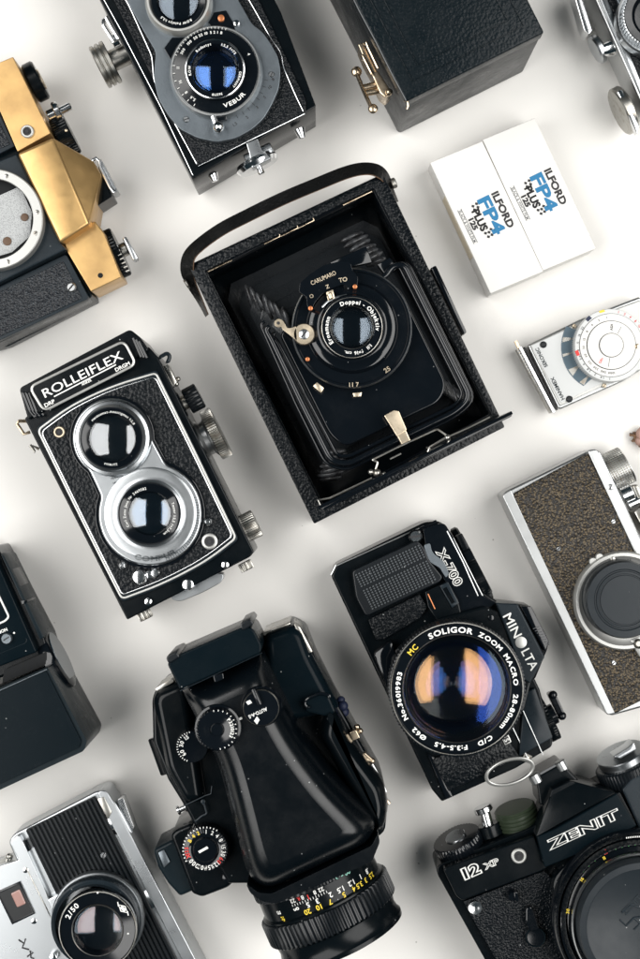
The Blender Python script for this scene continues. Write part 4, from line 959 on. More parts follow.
# ------------------------------------------------------------------ medium format camera standing upright, seen from above
def medium_format():
    t = thing('medium_format_camera', 'bulky black camera seen from above, its big hood finder over a short lens pointing down', 'camera', 270, 780)
    # main body
    B().prism([(152, 699, 5), (156, 689, 4), (174, 681), (240, 660), (262, 640), (292, 627, 6), (305, 632, 4), (316, 660), (336, 700), (383, 782), (388, 804, 6), (385, 832, 5), (362, 850), (262, 884), (228, 884), (205, 846), (184, 806), (168, 780), (153, 742, 5)], 62, 2, bev=3, seg=4, rnd=2).out('body', 'satin', t)
    B().pillow([(264, 634), (291, 624), (303, 630), (312, 655), (340, 708), (330, 714), (285, 722), (266, 690)], 76, 68, 20, 5, rnd=5).out('film_back', 'matte', t)
    b = B(); b.prism([(263, 633), (290, 622), (291, 624), (264, 636)], 70, 30, bev=.4); b.prism([(293, 623), (300, 627), (313, 652), (308, 654)], 73, 40, bev=.6); b.out('back_trim', 'steel', t)
    B().pillow([(152, 700), (156, 690), (184, 678), (190, 692), (200, 760), (206, 800), (186, 806), (166, 770)], 70, 61, 20, 5, rnd=5).out('left_shoulder', 'satin', t)
    b = B(); b.prism([(155, 689), (172, 678), (174, 682), (157, 692)], 66, 30, bev=.3); b.out('shoulder_trim', 'steel', t)
    b = B(); b.hc((153, 738), (166, 774), 40, 3, teeth=24, depth=.6, tk={1, 2, 3, 4}); b.out('side_wheel', 'rubber', t)
    # right slab, sloping front wing
    B().pillow([(326, 700), (334, 704), (350, 738), (384, 784), (389, 806), (386, 824), (379, 834), (362, 812), (340, 775), (318, 735)], 82, 66, 25, 6, rnd=5).out('right_wing', 'satin', t)
    B().prism([(304, 700), (318, 694), (328, 694), (336, 712), (327, 717), (306, 712)], 80, 60, bev=1.2, rnd=3).out('strap_bracket', 'matte', t)
    b = B(); b.line([(308, 708), (304, 704), (307, 699), (320, 693), (331, 696)], 81, .8, rnd=3); b.out('bracket_rim', 'gloss', t)
    b = B(); b.prism([(326, 718), (332, 716), (342, 740), (336, 743)], 80, 70, bev=.8); b.hc((333, 736), (342, 757), 70, 3.5, n=20); b.out('hinge_block', 'matte', t)
    b = B(); b.line([(336, 722), (350, 741), (358, 757), (371, 761)], 66, .9); b.line([(349, 741), (355, 731), (359, 732)], 66, .9); b.sphere(357, 727, 66, 1.7); b.sphere(360, 731, 64, 1.7); b.sphere(372, 761, 64, 1.8); b.prism([(349, 733), (356, 730), (360, 738), (353, 741)], 68, 60, bev=.5); b.prism([(358, 755), (365, 753), (373, 760), (364, 762)], 66, 60, bev=.5)
    b.out('lock_lever', 'brassd', t)
    b = B(); b.sphere(343, 706, 60, 2.8); b.sphere(344, 712, 58, 2.8); b.sphere(341, 700, 58, 2.2); b.out('contact_buttons', 'navy', t)
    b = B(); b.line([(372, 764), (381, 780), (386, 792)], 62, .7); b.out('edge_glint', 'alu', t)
    b = B(); b.line([(384, 798), (389, 804)], 56, 1.2); b.out('lug', 'brassd', t)
    # finder prism: eyepiece block + flaring hood
    P = [(179, 690, 3), (262, 652, 3), (277, 684), (294, 720, 30), (306, 740, 30), (334, 778, 30), (362, 806, 12), (377, 822, 6), (375, 836, 6), (368, 846), (268, 893, 10), (250, 884, 8), (243, 868, 8), (226, 800, 30), (216, 762, 30), (198, 728, 10)]
    c0, ax_ = W(262, 652, 104), (W(320, 862, 104) - W(222, 670, 104)).normalized()
    B().pillow(P, 104, 78, 40, 14, rnd=5).out('finder_hood', 'prismblack', t)
    B().prism([(222, 780, 30), (232, 716, 30), (270, 702, 30), (296, 760, 30), (350, 815, 12), (366, 836, 6), (268, 884, 8), (252, 870, 8)], 105.2, 100, bev=3, seg=5, rnd=8).bm.free()
    e = B().prism([(167, 664, 6), (171, 658, 4), (243, 627, 6), (253, 628, 5), (262, 646, 4), (261, 653), (180, 690)], 106, 50, bev=2.4, seg=4, rnd=3).out('eyepiece', 'matte', t)
    for x, y in ((172, 659.5), (246, 626.5)):
        F = frame(x, y, 25); B().prism([F(-5.5, -1), F(-4, -5), F(7, -5), F(8.5, 1), F(-4, 3)], 107.5, 60, bev=1.2, rnd=2).out('eyepiece_lug', 'rubber', e)
    b = B(); b.line([(180, 691), (262, 653)], 104.2, .25); b.out('eyepiece_seam', 'greyblack', e)
    b = B(); b.prism([(213, 676), (223, 673), (224, 679), (215, 683)], 104.6, 103, bev=.4, rnd=1.5); b.out('battery_catch', 'gloss', t)
    # lower lip of the hood
    B().prism([(246, 884), (258, 893), (272, 894), (372, 846), (378, 834), (380, 842, 3), (372, 862, 4), (276, 904, 6), (262, 902, 5), (250, 893, 3)], 93, 40, bev=2.2, seg=4, rnd=3).out('front_lip', 'prismblack', t)
    # meter dials
    d = B().zl(217, 730, 112, [(24, 103.5), (23, 105), (21, 105.4), (21, 111), (20, 112), (13, 112), (8, 111), (6.5, 111), (6, 112), (0, 112)], teeth=36, depth=.5, tk={3, 4}).out('compensation_dial', 'gloss', t)
    b = B(); b.arc('P3210123', 217, 730, 15.6, 112, 3.4, 8, bold=.02); b.ticks(217, 730, 18.6, 20, 112, 100, -80, 14, .2); b.out('dial_numbers', 'white', d)
    d = B().zl(261, 708, 110, [(21, 103.5), (20, 105), (18.2, 105), (18.2, 109), (17.4, 110), (0, 110)], n=72).out('mode_dial', 'gloss', t)
    B().zl(261, 708, 110, [(18.4, 109), (18, 109.7), (17.4, 110.05)], n=72).out('dial_rim', 'steel', d)
    b = B(); b.prism([(251, 690), (254.5, 688), (262, 705), (258.5, 706.5)], 113, 110, bev=.8); b.out('dial_handle', 'gloss', d)
    b = B(); b.text('AUTO-A-S', 258, 713, 110, 3.4, 25 + 180, bold=.02, sx=.9); b.prism([(246, 702), (250, 700), (252, 703), (248, 705)], 110.2, 110, bev=0); b.prism([(254, 721), (257, 716.5), (259.5, 720), (257, 724.5)], 110.2, 110, bev=0); b.prism([(237.5, 719), (241.5, 717), (242.5, 719), (238.5, 721)], 104.8, 104, bev=0); b.out('dial_marks', 'white', d)
    d = B().zl(192, 747, 80, [(16.5, 68), (16.5, 79), (15.5, 80), (0, 80)], teeth=30, depth=.5, tk={1}).out('shutter_dial', 'gloss', t)
    b = B(); b.arc('60 30 15', 192, 747, 11, 80, 4, 170, bold=.02); b.ticks(192, 747, 14, 15.5, 80, 100, 250, 16, .2); b.prism([(179, 753), (182, 752), (183, 755), (180, 756)], 71, 70, bev=0); b.out('dial_numbers', 'white', d)
    # grip with big dial at the left
    g = B().prism([(170, 836, 5), (176, 830, 4), (190, 824), (232, 838), (240, 876), (228, 888), (202, 898, 4), (192, 894)], 58, 8, bev=2, seg=3, rnd=3).out('winder_grip', 'satin', t)
    B().prism([(153, 850, 4), (172, 840, 3), (184, 846), (200, 880), (196, 890), (180, 897, 3), (168, 884), (158, 868)], 50, 12, bev=2, seg=3, rnd=3).out('grip_block', 'greyplas', g)
    B().prism([(158, 853), (164, 850), (170, 862), (164, 868)], 51, 49, bev=.3).out('grip_window', 'greypaint', g)
    d = B().zl(205.5, 850, 72, [(24, 50), (24, 64), (23.6, 69), (22.6, 71.5), (17, 72), (16, 71.6), (12.6, 71.6), (12.2, 73), (11.5, 73.4), (0, 73.4)], teeth=48, depth=.7, tk={1, 2, 3}).out('advance_dial', 'gloss', t)
    c_ = 205.5, 850
    b = B()
    for s_, a_ in (('1', 88), ('2', 68), ('4', 50), ('8', 32), ('15', 9), ('30', -12), ('125', -58), ('250', -78), ('500', -101), ('1000', -127)): b.arc(s_, *c_, 18.2, 71.9, 4.0 if len(s_) < 3 else 4.4, a_, bold=.02, inward=False, sx=.9)
    b.prism([(198, 851.5), (207, 846.5), (208.5, 848.5), (199.5, 853.5)], 73.6, 73.2, bev=0); b.ticks(*c_, 21.6, 23.2, 71.9, 60, 210, 18, .25)
    b.out('dial_numbers', 'white', d)
    b = B(); b.arc('60', *c_, 18.2, 71.9, 4.2, -36, bold=.02); b.arc('125', *c_, 19, 71.9, 3.6, 183, bold=.03); b.arc('X', *c_, 18.4, 71.9, 4, 200, bold=.04); b.out('red_numbers', 'red', d)
    b = B(); b.arc('B 4 2', *c_, 18.2, 71.9, 3.6, 132, bold=.03); b.out('yellow_numbers', 'yellow', d)
    b = B(); b.hc((189, 806), (177, 811), 40, 2.6, n=24, prof=[(0, 0), (1, 0), (1, .3), (.6, .4), (.6, .75), (1, .8), (1, .95), (0, 1)]); b.out('release_pin', 'polish', t)
    b = B(); b.line([(184, 806), (205, 796), (211, 794), (212, 786)], 71, .35); b.line([(195, 822), (202, 816), (207, 814), (204, 803)], 66, .6, rnd=2); b.disc(203, 802, 2.4, 71.5, 70); b.out('side_lever', 'greyblack', t)
    B().disc(228, 878, 6, 60, 56, bev=1).out('release_button', 'gloss', t)
    # lens: horizontal barrel pointing to lower right
    A = W(307, 858, 50); Bq = W(352, 960, 50); dr = (Bq - A).normalized()
    pr = [(0, -14), (40, -14), (40, -2), (38, -1), (38, 4), (36.5, 5)]
    def mm(px): return px * mpp(50)
    R0 = 33.5
    ln = B().lathe(A, dr, [(0, 0), (R0, 0), (R0 + .4, 20), (R0 + 2.0, 21), (R0 + 2.0, 22)], n=96).out('lens_barrel', 'satin', t)
    B().lathe(A, dr, [(R0 + .2, 5), (R0 + 1.4, 5.5), (R0 + 1.4, 9.5), (R0 + .2, 10)], teeth=60, depth=.8, tk={1, 2}).out('aperture_ring', 'rubber', ln)
    B().lathe(A, dr, [(R0 + .5, 22), (R0 + 3.4, 22.4), (R0 + 3.8, 23), (R0 + 3.8, 34.5), (R0 + 3, 35.3)], teeth=72, depth=1.4, tk={1, 2, 3, 4}).out('focus_ring', 'rubber', ln)
    B().lathe(A, dr, [(R0 + 3, 35), (R0 + 1.4, 36), (R0 + .6, 41), (R0 + 1.6, 45), (R0 + 2.2, 45.8), (R0 + 2.0, 48), (R0 - 1, 48.2), (R0 - 4, 44), (0, 40)], n=96).out('filter_rim', 'satin', ln)
    # writing wrapped on the upper side of the barrel
    side = dr.cross(Vector((0, 0, 1))).normalized() * -1       # towards the right of the picture
    def wrap(bd, s_, along, ang, size, rad, flip=True):
        vs, fs = glyphs(s_, .02)
        k = size / CAP; x0 = min(v.x for v in vs); x1 = max(v.x for v in vs)
        def fn(v):
            a_ = R(ang) + ((v.x - (x0 + x1) / 2) * k) / rad * (-1 if flip else 1)
            y_ = along + (v.y - CAP / 2) * k * (1 if flip else -1)
            return A + dr * y_ + (side * math.sin(a_) + Vector((0, 0, 1)) * math.cos(a_)) * (rad + .12)
        bd._glyph(vs, fs, fn)
    b = B()
    for s_, a_ in (('2.8', -14), ('4', -23), ('5.6', -31), ('8', -39), ('11', -46), ('16', -53), ('22', -60)): wrap(b, s_, 3.2, a_ + 6, 2.6, R0 + .6)
    for s_, a_ in (('22', 6), ('8', 0), ('8', -12), ('22', -22)): wrap(b, s_, 10.9, a_, 2.2, R0 + .5)
    for i in range(14): wrap(b, 'I', 13.2, -24 + i * 2.6, 1.3, R0 + .5)
    for s_, a_ in (('m', -42), ('∞', -22), ('5', -10), ('3', -1), ('2', 12), ('1.5', 22), ('1.2', 34), ('1', 46), ('.8', 57)): wrap(b, s_, 15.6, a_, 2.7, R0 + .5)
    b.out('white_scale', 'white', ln)
    b = B()
    for s_, a_ in (('ft', -40), ('20', -13), ('10', -2), ('7', 9), ('5', 23), ('4', 34), ('3.5', 41), ('3', 50), ('2.5', 60)): wrap(b, s_, 18.9, a_, 2.7, R0 + .6)
    b.out('yellow_scale', 'yellow', ln)
    b = B(); wrap(b, '80mm', 9.4, 30, 2.6, R0 + .5); b.out('focal_length', 'teal', ln)
    b = B(); wrap(b, 'I', 11.8, -7, 2.6, R0 + .5); wrap(b, 'R', 10.8, -16, 1.8, R0 + .5); wrap(b, '•', 4, -72, 4, R0 + .9); b.out('red_index', 'red', ln)
medium_format()

# ------------------------------------------------------------------ black box camera at the left edge
def box_camera():
    t = thing('instant_camera', 'plain black angular camera with a round side knob, cut by the left edge', 'camera', 20, 680)
    B().prism([(-60, 565), (-4, 545), (0, 552), (44, 636), (50, 655), (-60, 706)], 40, 3, bev=1.5, seg=3).out('body', 'satin', t)
    B().prism([(-60, 575), (-8, 550), (37, 652), (-60, 690)], 46, 38, bev=1, seg=3).out('front_panel', 'matte', t)
    B().prism([(0, 553), (4, 556), (44, 637), (40, 640)], 42, 8, bev=.5).out('side_strip', 'greyplas', t)
    b = B(); b.prism([(8, 566), (11, 567), (21, 586), (18, 588)], 38, 14, bev=.6); b.prism([(21, 601), (27, 600), (28, 602), (22, 605)], 43, 20, bev=.2); b.out('side_latch', 'gloss', t)
    b = B(); b.line([(-20, 585), (-3, 592), (9, 617, 3), (5, 621, 2), (-20, 632)], 46.2, .55, rnd=3); b.out('label_frame', 'white', t)
    b = B(); b.line([(27, 638), (26, 643, 2), (-20, 662)], 46.1, .25, rnd=2); b.out('panel_groove', 'greyplas', t)
    k = B().zl(6.2, 639, 49, [(5.3, 45.5), (5.3, 48.3), (4.7, 49), (0, 49)], n=36).out('adjusting_screw', 'greypaint', t)
    B().prism([(3, 640), (8.8, 636.4), (9.3, 637.4), (3.6, 641.2)], 49.15, 48.9, bev=0).out('slot', 'black', k)
    b = B(); b.text('NORMAL', -1, 632.5, 46, 3, 22 + 180, bold=.03, sx=1.0); b.disc(14, 633, 1, 46.3, 46, bev=.1); b.out('lettering', 'white', t)
    B().prism([(-60, 716), (0, 688), (47.5, 667.5, 2), (87, 741, 3), (84, 751, 3), (-60, 818)], 60, 3, bev=1, seg=3, rnd=2).out('flash_housing', 'greyplas', t)
    B().prism([(-60, 719), (0, 692), (46, 671), (81, 741), (79, 748), (-60, 812)], 61.2, 59, bev=.6, seg=3, rnd=2).out('housing_lid', 'matte', t)
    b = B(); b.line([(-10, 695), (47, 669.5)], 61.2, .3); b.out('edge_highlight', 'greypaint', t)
    B().prism([(4, 670), (46, 652), (49, 664), (2, 684)], 44, 20, bev=.6).out('hinge_recess', 'cavity', t)
    k = B().hc((50, 664), (62, 657.5), 27, 17.5, n=72, prof=[(0, 0), (.92, 0), (.97, .1), (1, .55), (.99, .85), (.9, 1), (0, 1)]).out('side_knob', 'gloss', t)
    B().hc((62, 657.4), (62.6, 657.1), 27, 15.5, n=64, bev=.1).out('knob_face', 'darkglass', k)
box_camera()

# ------------------------------------------------------------------ chrome camera with ribbed cover, bottom left
def ribbed_camera():
    t = thing('rangefinder_camera', 'chrome camera with ribbed black cover and small lens, in the bottom left corner', 'camera', 90, 900)
    B().prism([(8, 842, 5), (14, 834, 5), (97, 791, 5), (108, 790, 6), (116, 806), (222, 1020), (120, 1080)], 27, 2, bev=1.2, rnd=3, seg=3).out('body', 'chrome', t)
    B().prism([(25, 830, 3), (95, 796, 2), (205, 1015), (128, 1045)], 28.2, 4, bev=.8, rnd=2).out('cover_base', 'satin', t)
    b = B()
    for i in range(17):
        f = i / 17; x0, y0 = 27 + 68.5 * (f + .01), 830 - 33.2 * (f + .01); x1, y1 = 27 + 68.5 * (f + .043), 830 - 33.2 * (f + .043)
        L = 245
        b.prism([(x0, y0), (x1, y1), (x1 + .447 * L, y1 + .894 * L), (x0 + .447 * L, y0 + .894 * L)], 29.2, 27.8, bev=.25, seg=1)
    b.out('ribbed_cover', 'rubber', t)
    B().prism([(97, 791.5, 4), (106, 790, 5), (116, 806), (225, 1016), (213, 1020), (105, 812)], 30, 3, bev=1.5, rnd=2, seg=4).out('base_plate', 'chrome', t)
    B().prism([(97, 799), (104, 797), (112, 812), (108, 820)], 30.6, 29, bev=.5).out('base_lug', 'steel', t)
    # top plate at left
    tp = B().prism([(9, 842, 4), (19, 834, 4), (25, 846), (48, 897), (90, 990), (110, 1060), (0, 1060), (-50, 960), (-50, 884), (0, 866), (19, 860, 2)], 31.5, 3, bev=1.4, rnd=2, seg=4).out('top_plate', 'chrome', t)
    B().prism([(21, 842), (26, 840), (31, 850), (27, 853)], 31, 27, bev=.5).out('cover_hook', 'satin', t)
    b = B(); b.line([(26, 868), (52, 920), (60, 940)], 31.8, .3); b.out('plate_step', 'steel', tp)
    B().prism([(47, 900), (66, 890), (90, 880), (100, 920), (70, 960), (60, 930)], 33, 28, bev=1.2).out('lens_plate', 'chrome', t)
    w_ = B().frame([(-4, 892), (20, 881.5), (35, 914), (12, 925)], [(-2, 894), (19, 884.5), (32.6, 913), (13, 922)], 32.5, 30, bev=.3).out('finder_frame', 'gloss', tp)
    B().prism([(-3, 893), (19.5, 883.5), (33.5, 913.5), (12.5, 923)], 31.9, 31, bev=0).out('finder_recess', 'pitch', w_)
    B().prism([(10.5, 894), (19.5, 889.5), (26, 904), (17, 908)], 32.6, 31.5, bev=.8, rnd=1.5).out('finder_glass', 'pink', w_)
    for x, y in ((25.5, 870.5), (33.8, 921.5)): screw(t, x, y, 31.5, 2.9, 'polish', ang=50, rise=.4)
    screw(t, 103.5, 855.5, 29.2, 3.4, 'polish', ang=70)
    b = B(); b.hc((-6, 877), (14, 868), 22, 6.5, n=36); b.hc((2, 866), (12, 857), 18, 3, n=20); b.out('winding_knob', 'white_metal', t)
    b = B(); b.line([(7, 862), (9, 855), (12, 856), (10, 860)], 26, .9); b.sphere(9, 856.5, 26, 1.8); b.out('strap_lug', 'steel', t)
    B().line([(13, 945), (10, 948), (13, 953)], 24, .9).out('shoe_edge', 'steel', t)
    # lens
    cx, cy = 95, 924
    l = B().zl(cx, cy, 44, [(47.5, 30), (47, 33.5), (46, 34), (44.8, 34), (44.5, 38), (44, 42), (43, 43.4), (42, 43.6), (41.4, 43), (40, 43)], n=96).out('lens', 'chrome', t)
    B().zl(cx, cy, 44, [(44.8, 34.5), (44.9, 42), (44, 43.9), (42.4, 44.4), (40, 44), (39.6, 44), (38.8, 47), (38.6, 44)], n=96).out('focus_ring', 'greyblack', l)
    fx, fy = 98, 930
    B().zl(97.6, 930.5, 52, [(39.2, 44), (39.2, 51), (38.6, 52), (37.6, 52), (37, 51.2), (26, 50.5), (25, 49), (24, 44), (0, 43)], n=96).out('front_ring', 'gloss', l)
    b = B(); b.zl(97.6, 930.5, 52, [(39.4, 51), (38.8, 52.1), (38, 52.1)], n=96); b.zl(97.6, 930.5, 50, [(26.2, 50.4), (25.6, 50.9), (25, 50.6)], n=80); b.out('ring_edges', 'steel', l)
    b = B(); b.arc('2/50', 97.6, 930.5, 32.5, 51, 5.2, 143, bold=.02, sx=1.1); b.disc(97.6, 893, 1, 52.4, 51.5, bev=.1); b.disc(83, 895, .8, 51.3, 50.5, bev=.1); b.disc(128, 934, .9, 51.3, 50.5, bev=.1)
    F = frame(123, 909, -42)
    b.line([F(-6, 0), F(0, -3.2), F(6, 0), F(0, 3.2)], 51.2, .32, closed=True, flat=.5); b.line([F(-8.5, -1.5), F(-5, 1.2)], 51.2, .3, flat=.5); b.line([F(5, -1.2), F(8.5, 1.5)], 51.2, .3, flat=.5); b.line([F(-3, 0), F(3, 0)], 51.2, .9, flat=.3)
    b.out('lens_engraving', 'white', l)
    optic(l, 97.6, 930.5, 50, 24.3, 49.6, [(1, 0, 22, 'g_weak'), (.95, 2, 20, 'g_pinkg'), (.8, 3.5, 19, 'g_weak')])
    b = B(); b.disc(53, 958, 3.8, 36, 31, bev=.5); b.out('focus_tab', 'polish', t)
    b = B(); b.line([(18.5, 940), (24, 944), (25.5, 939)], 31.8, .42, flat=.4); b.line([(24, 944), (22, 948), (29, 950)], 31.8, .42, flat=.4); b.line([(27, 957), (33, 953), (30, 951), (31, 958), (34, 959)], 31.8, .42, flat=.4); b.out('engraved_script', 'black', tp)
    # knobs on the right
    k = B().hc((112, 821), (122, 816), 18, 11.5, n=56, prof=[(0, 0), (.95, 0), (1, .15), (1, .55), (.85, .7), (.8, .95), (0, 1)]).out('rewind_knob', 'polish', t)
    B().prism([(117, 800), (123, 798), (134, 828), (130, 838), (125, 824)], 26, 14, bev=1.2, rnd=2).out('base_key', 'polish', k)
    B().hc((149, 896), (160, 890.5), 18, 10.5, n=56, prof=[(0, 0), (.93, 0), (1, .08), (1, .6), (.9, .68), (.97, .78), (.97, .95), (.9, 1), (0, 1)]).out('base_knob', 'chrome', t)
ribbed_camera()

# ------------------------------------------------------------------ black reflex with capped lens, bottom right
def capped_slr():
    t = thing('film_camera', 'black reflex camera with a grey cap on its lens, in the bottom right corner', 'camera', 570, 890)
    B().prism([(437, 866, 5), (446, 862), (530, 828), (640, 770), (730, 760), (730, 1080), (560, 1120), (486, 962), (437, 874, 4)], 38, 3, bev=1.6, rnd=2, seg=3).out('body', 'satin', t)
    B().prism([(443, 869, 3), (534, 836), (548, 868), (541, 872), (462, 901, 2), (456, 896)], 46, 12, bev=1.4, rnd=2, seg=4).out('top_plate', 'satin', t)
    B().prism([(463, 902, 2), (544, 871), (575, 900), (600, 1000), (560, 1060), (530, 1020)], 42, 34, bev=.8, rnd=2).out('front_leather', 'leatherf', t)
    B().prism([(622, 790), (632, 778), (730, 740), (730, 840), (640, 832)], 46, 10, bev=1.4).out('right_top_plate', 'greyblack', t)
    B().prism([(590, 800), (616, 778), (640, 766), (700, 756), (690, 790), (622, 800)], 30, 8, bev=1).out('top_deck', 'greyplas', t)
    b = B(); b.text('1', 465, 873.8, 46, 10.5, 24, bold=.045, outline=.042, w=6.5); b.text('2', 474.5, 869.6, 46, 10.5, 24, bold=.045, outline=.042, w=12.5); b.text('XP', 491, 864, 46, 6, 24, bold=.02, outline=.04, w=17); b.out('lettering', 'white', t)
    socket(t, 519, 856.5, 46, 7.6)
    o = B().zl(475.3, 908, 44, [(7.4, 41.5), (7.4, 43.6), (6.6, 44.4), (3, 44.2), (0, 43.6)], n=36).out('lug_screw', 'polish', t)
    # prism housing
    p = B().prism([(536, 838, 2), (552, 790), (570, 781), (614, 794), (620, 792, 2), (637, 824, 2), (640, 850), (560, 872)], 44, 12, bev=1.2, rnd=1, seg=3).out('prism_housing', 'satin', t)
    b = B(); b.prism([(537, 837, 2), (556, 829), (617, 793.5, 2), (637, 826, 2), (600, 845), (545, 868, 2)], 52, 40, bev=1.4, rnd=1, seg=4)
    b.out('name_front', 'matte', p)
    b = B(); bb = bmesh.new(); v4 = [W(536, 837, 50), W(552, 790, 43), W(570, 780.5, 43), W(616, 793, 50)]; lo = [Vector((v.x, v.y, 30)) for v in v4]
    T = [bb.verts.new(v) for v in v4]; L_ = [bb.verts.new(v) for v in lo]; bb.faces.new((T[0], T[1], T[2])); bb.faces.new((T[0], T[2], T[3]))
    for i in range(4): bb.faces.new((T[i], L_[i], L_[(i + 1) % 4], T[(i + 1) % 4]))
    b._merge(bb, .6, 2); b.out('prism_roof', 'satin', p)
    # double-line lettering
    b = B(); b.text('ZENIT', 583, 829.5, 52, 9.4, 24.8, bold=.03, outline=.03, w=80)
    b.out('lettering', 'white', p)
    # shoe
    s = B().prism([(536, 778), (562, 763), (584, 786), (560, 800), (540, 806)], 36, 8, bev=1.2, seg=3).out('accessory_shoe', 'satin', t)
    for x, y in ((533, 774), (559, 761)): B().hc((x, y), (x + 5, y + 9), 34, 3.4, n=28).out('shoe_clamp', 'alu', s)
    B().line([(540, 774), (560, 763)], 35, .7).out('shoe_bar', 'greytx', s)
    # knobs along the top
    k = B().hc((461, 848), (456, 837.5), 26, 14, teeth=44, depth=.4, tk={1, 2, 3, 4}, h2=27.5).out('rewind_knob', 'gloss', t)
    B().hc((456.2, 838), (455, 835.8), 27.5, 6, n=32, h2=28, bev=.3).out('knob_ring', 'chrome', k)
    b = B(); b.text('A', 452, 840, 48, 2, 24); b.bm.free()
    b = B(); b.hc((488, 826), (484, 811), 28, 3.2, n=28); b.hc((484.4, 812), (482, 806.5), 28, 5.4, n=32); b.out('shutter_button', 'polish', t)
    B().hc((492, 836), (488, 824), 26, 7, n=36).out('button_collar', 'satin', t)
    k = B().hc((521, 829), (514, 807), 24, 12, n=96, prof=[(0, 0), (.95, 0)] + [(q, t_) for i in range(5) for q, t_ in ((1, .06 + i * .17), (1, .13 + i * .17), (.93, .16 + i * .17), (.93, .20 + i * .17))] + [(.98, .94), (.9, 1), (0, 1)], h2=26).out('speed_dial', 'greendial', t)
    k = B().hc((632, 782), (622, 758), 28, 17, prof=[(0, 0), (.95, 0), (1, .05), (1, .8), (.92, .86), (0, .88)], teeth=54, depth=.6, tk={2, 3}, h2=30).out('advance_dial', 'rubber', t)
    b = B()
    b.hc((623, 760), (620, 753), 30, 14, n=48, h2=31); b.out('dial_cap', 'chrome', k)
    B().prism([(613, 757), (628, 748), (634, 742), (637, 750), (620, 760)], 44, 30, bev=1.2).out('crank', 'chrome', k)
    # self timer, catch
    b = B(); b.zl(513, 897, 48, [(6, 41.5), (5.5, 46), (4, 48), (0, 48)], n=32); b.prism([(514, 892), (518, 893), (519, 902), (515, 901)], 49, 45, bev=.8, rnd=1.5); b.out('release_button', 'gloss', t)
    b = B(); b.prism([(526, 908, 3), (532, 907, 3), (538, 925), (540, 930), (530, 932), (526, 922)], 47, 41.5, bev=1, rnd=2); b.out('timer_lever', 'gloss', t)
    B().zl(536, 938, 46, [(10, 41.5), (10, 44.5), (9.2, 45.5), (8.4, 45), (0, 44.6)], n=48).out('timer_hub', 'gloss', t)
    B().zl(536, 938, 46, [(10.1, 45), (9.4, 45.7), (8.8, 45.3)], n=48).out('hub_ring', 'greyplas', t)
    # lens with cap
    cx, cy = 641, 920
    B().prism([(552, 880), (580, 850), (640, 838), (700, 850), (730, 900), (730, 1000), (590, 1010), (560, 950)], 50, 36, bev=1.5, rnd=10).out('mirror_box', 'satin', t)
    ln = B().zl(cx, cy, 60, [(88, 50), (88, 56), (86, 58), (83, 60), (82, 66), (78, 67.5), (72, 68), (71, 74), (70, 75), (66, 75)], n=120).out('lens', 'gloss', t)
    B().zl(cx, cy, 62, [(84, 60), (85, 60.8), (85, 64), (84, 65)], teeth=100, depth=.4, tk={1, 2}).out('focus_ring', 'rubber', ln)
    B().zl(cx, cy, 70, [(78.5, 66), (79.2, 67.5), (76.5, 71), (75.5, 71)], teeth=90, depth=.4, tk={1, 2}).out('aperture_ring', 'rubber', ln)
    B().zl(643, 925, 76, [(71.5, 73), (71, 76), (70, 76.6), (69, 76.2)], n=110).out('filter_rim', 'chrome', ln)
    b = B(); b.arc('16 11 8 5.6 4 2.8', cx, cy, 81, 66.6, 3.0, 118, bold=.02, href=62); b.ticks(cx, cy, 82.5, 84, 66.4, 70, 100, 24, .25); b.out('white_scale', 'white', ln)
    b = B()
    for a_ in (140, 134, 128, 110, 105, 100, 95, 88): b.arc('8', cx, cy, 77, 68.2, 2.2, a_, bold=.03, href=66)
    b.out('green_scale', 'green', ln)
    b = B(); b.arc('II', cx, cy, 78, 68.4, 3.8, 118, bold=.08, href=66); b.out('red_index', 'red', ln)
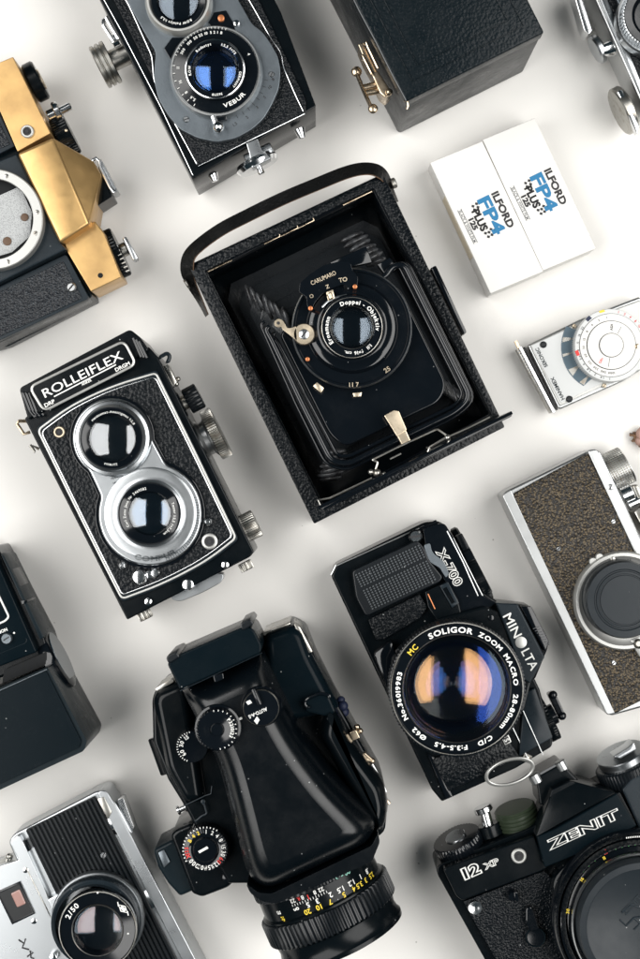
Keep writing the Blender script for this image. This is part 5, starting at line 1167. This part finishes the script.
    b = B(); b.arc('16', cx, cy, 73.6, 71.5, 3.0, 145, bold=.04, href=68); b.arc('11', cx, cy, 74, 71.5, 3.0, 121, bold=.04, href=68); b.arc('30', cx, cy, 75, 71.5, 3.0, 172, bold=.04, href=68); b.out('yellow_scale', 'yellow', ln)
    cp = B().zl(644, 927, 84, [(66, 74), (65.5, 82), (64, 84), (58, 84.6), (57, 84.2), (0, 84.4)], n=110).out('lens_cap', 'capm', t)
    b = B(); b.text('ZENIT', 632, 905, 84.4, 6, 45, bold=.02, rise=.25)
    b.line([(622, 913), (632, 905), (642, 909), (646, 916), (634, 918), (626, 926), (620, 920)], 84.6, .5, flat=.6); b.line([(634, 918), (640, 924), (634, 930)], 84.6, .5, flat=.6)
    b.out('cap_emblem', 'greyblack', cp)
capped_slr()

# ------------------------------------------------------------------ camera, light, world
cam = bpy.data.cameras.new('camera'); co = bpy.data.objects.new('camera', cam); COL.objects.link(co)
co.location = (0, 0, D * .001); cam.sensor_width = 36; cam.sensor_fit = 'HORIZONTAL'; cam.lens = 36 * D / (640 * S)
cam.clip_start = .05; cam.clip_end = 20; SC.camera = co
cam.dof.use_dof = True; cam.dof.focus_distance = D * .001 - .062; cam.dof.aperture_fstop = 16
def area(name, loc, size, rot, power, col):
    l = bpy.data.lights.new(name, 'AREA'); l.shape = 'RECTANGLE'; l.size, l.size_y = size; l.energy = power; l.color = col
    o = bpy.data.objects.new(name, l); COL.objects.link(o); o.location = loc; o.rotation_euler = rot; return o
LP = .90
area('softbox', (-1.06, .0, 1.42), (1.3, 1.75), (0, R(-40), 0), 45 * LP, (1, .988, .965))
area('softbox', (1.06, .0, 1.42), (1.3, 1.75), (0, R(40), 0), 45 * LP, (1, .988, .965))
w = bpy.data.worlds.new('World'); SC.world = w; w.use_nodes = True
w.node_tree.nodes['Background'].inputs[0].default_value = (.25, .62, .80, 1); w.node_tree.nodes['Background'].inputs[1].default_value = .035
SC.view_settings.view_transform = 'Standard'; SC.view_settings.look = 'None'; SC.view_settings.exposure = 0; SC.view_settings.gamma = 1
SC.cycles.max_bounces = 10; SC.cycles.transparent_max_bounces = 24; SC.cycles.use_denoising = True
SC.cycles.sample_clamp_indirect = 6
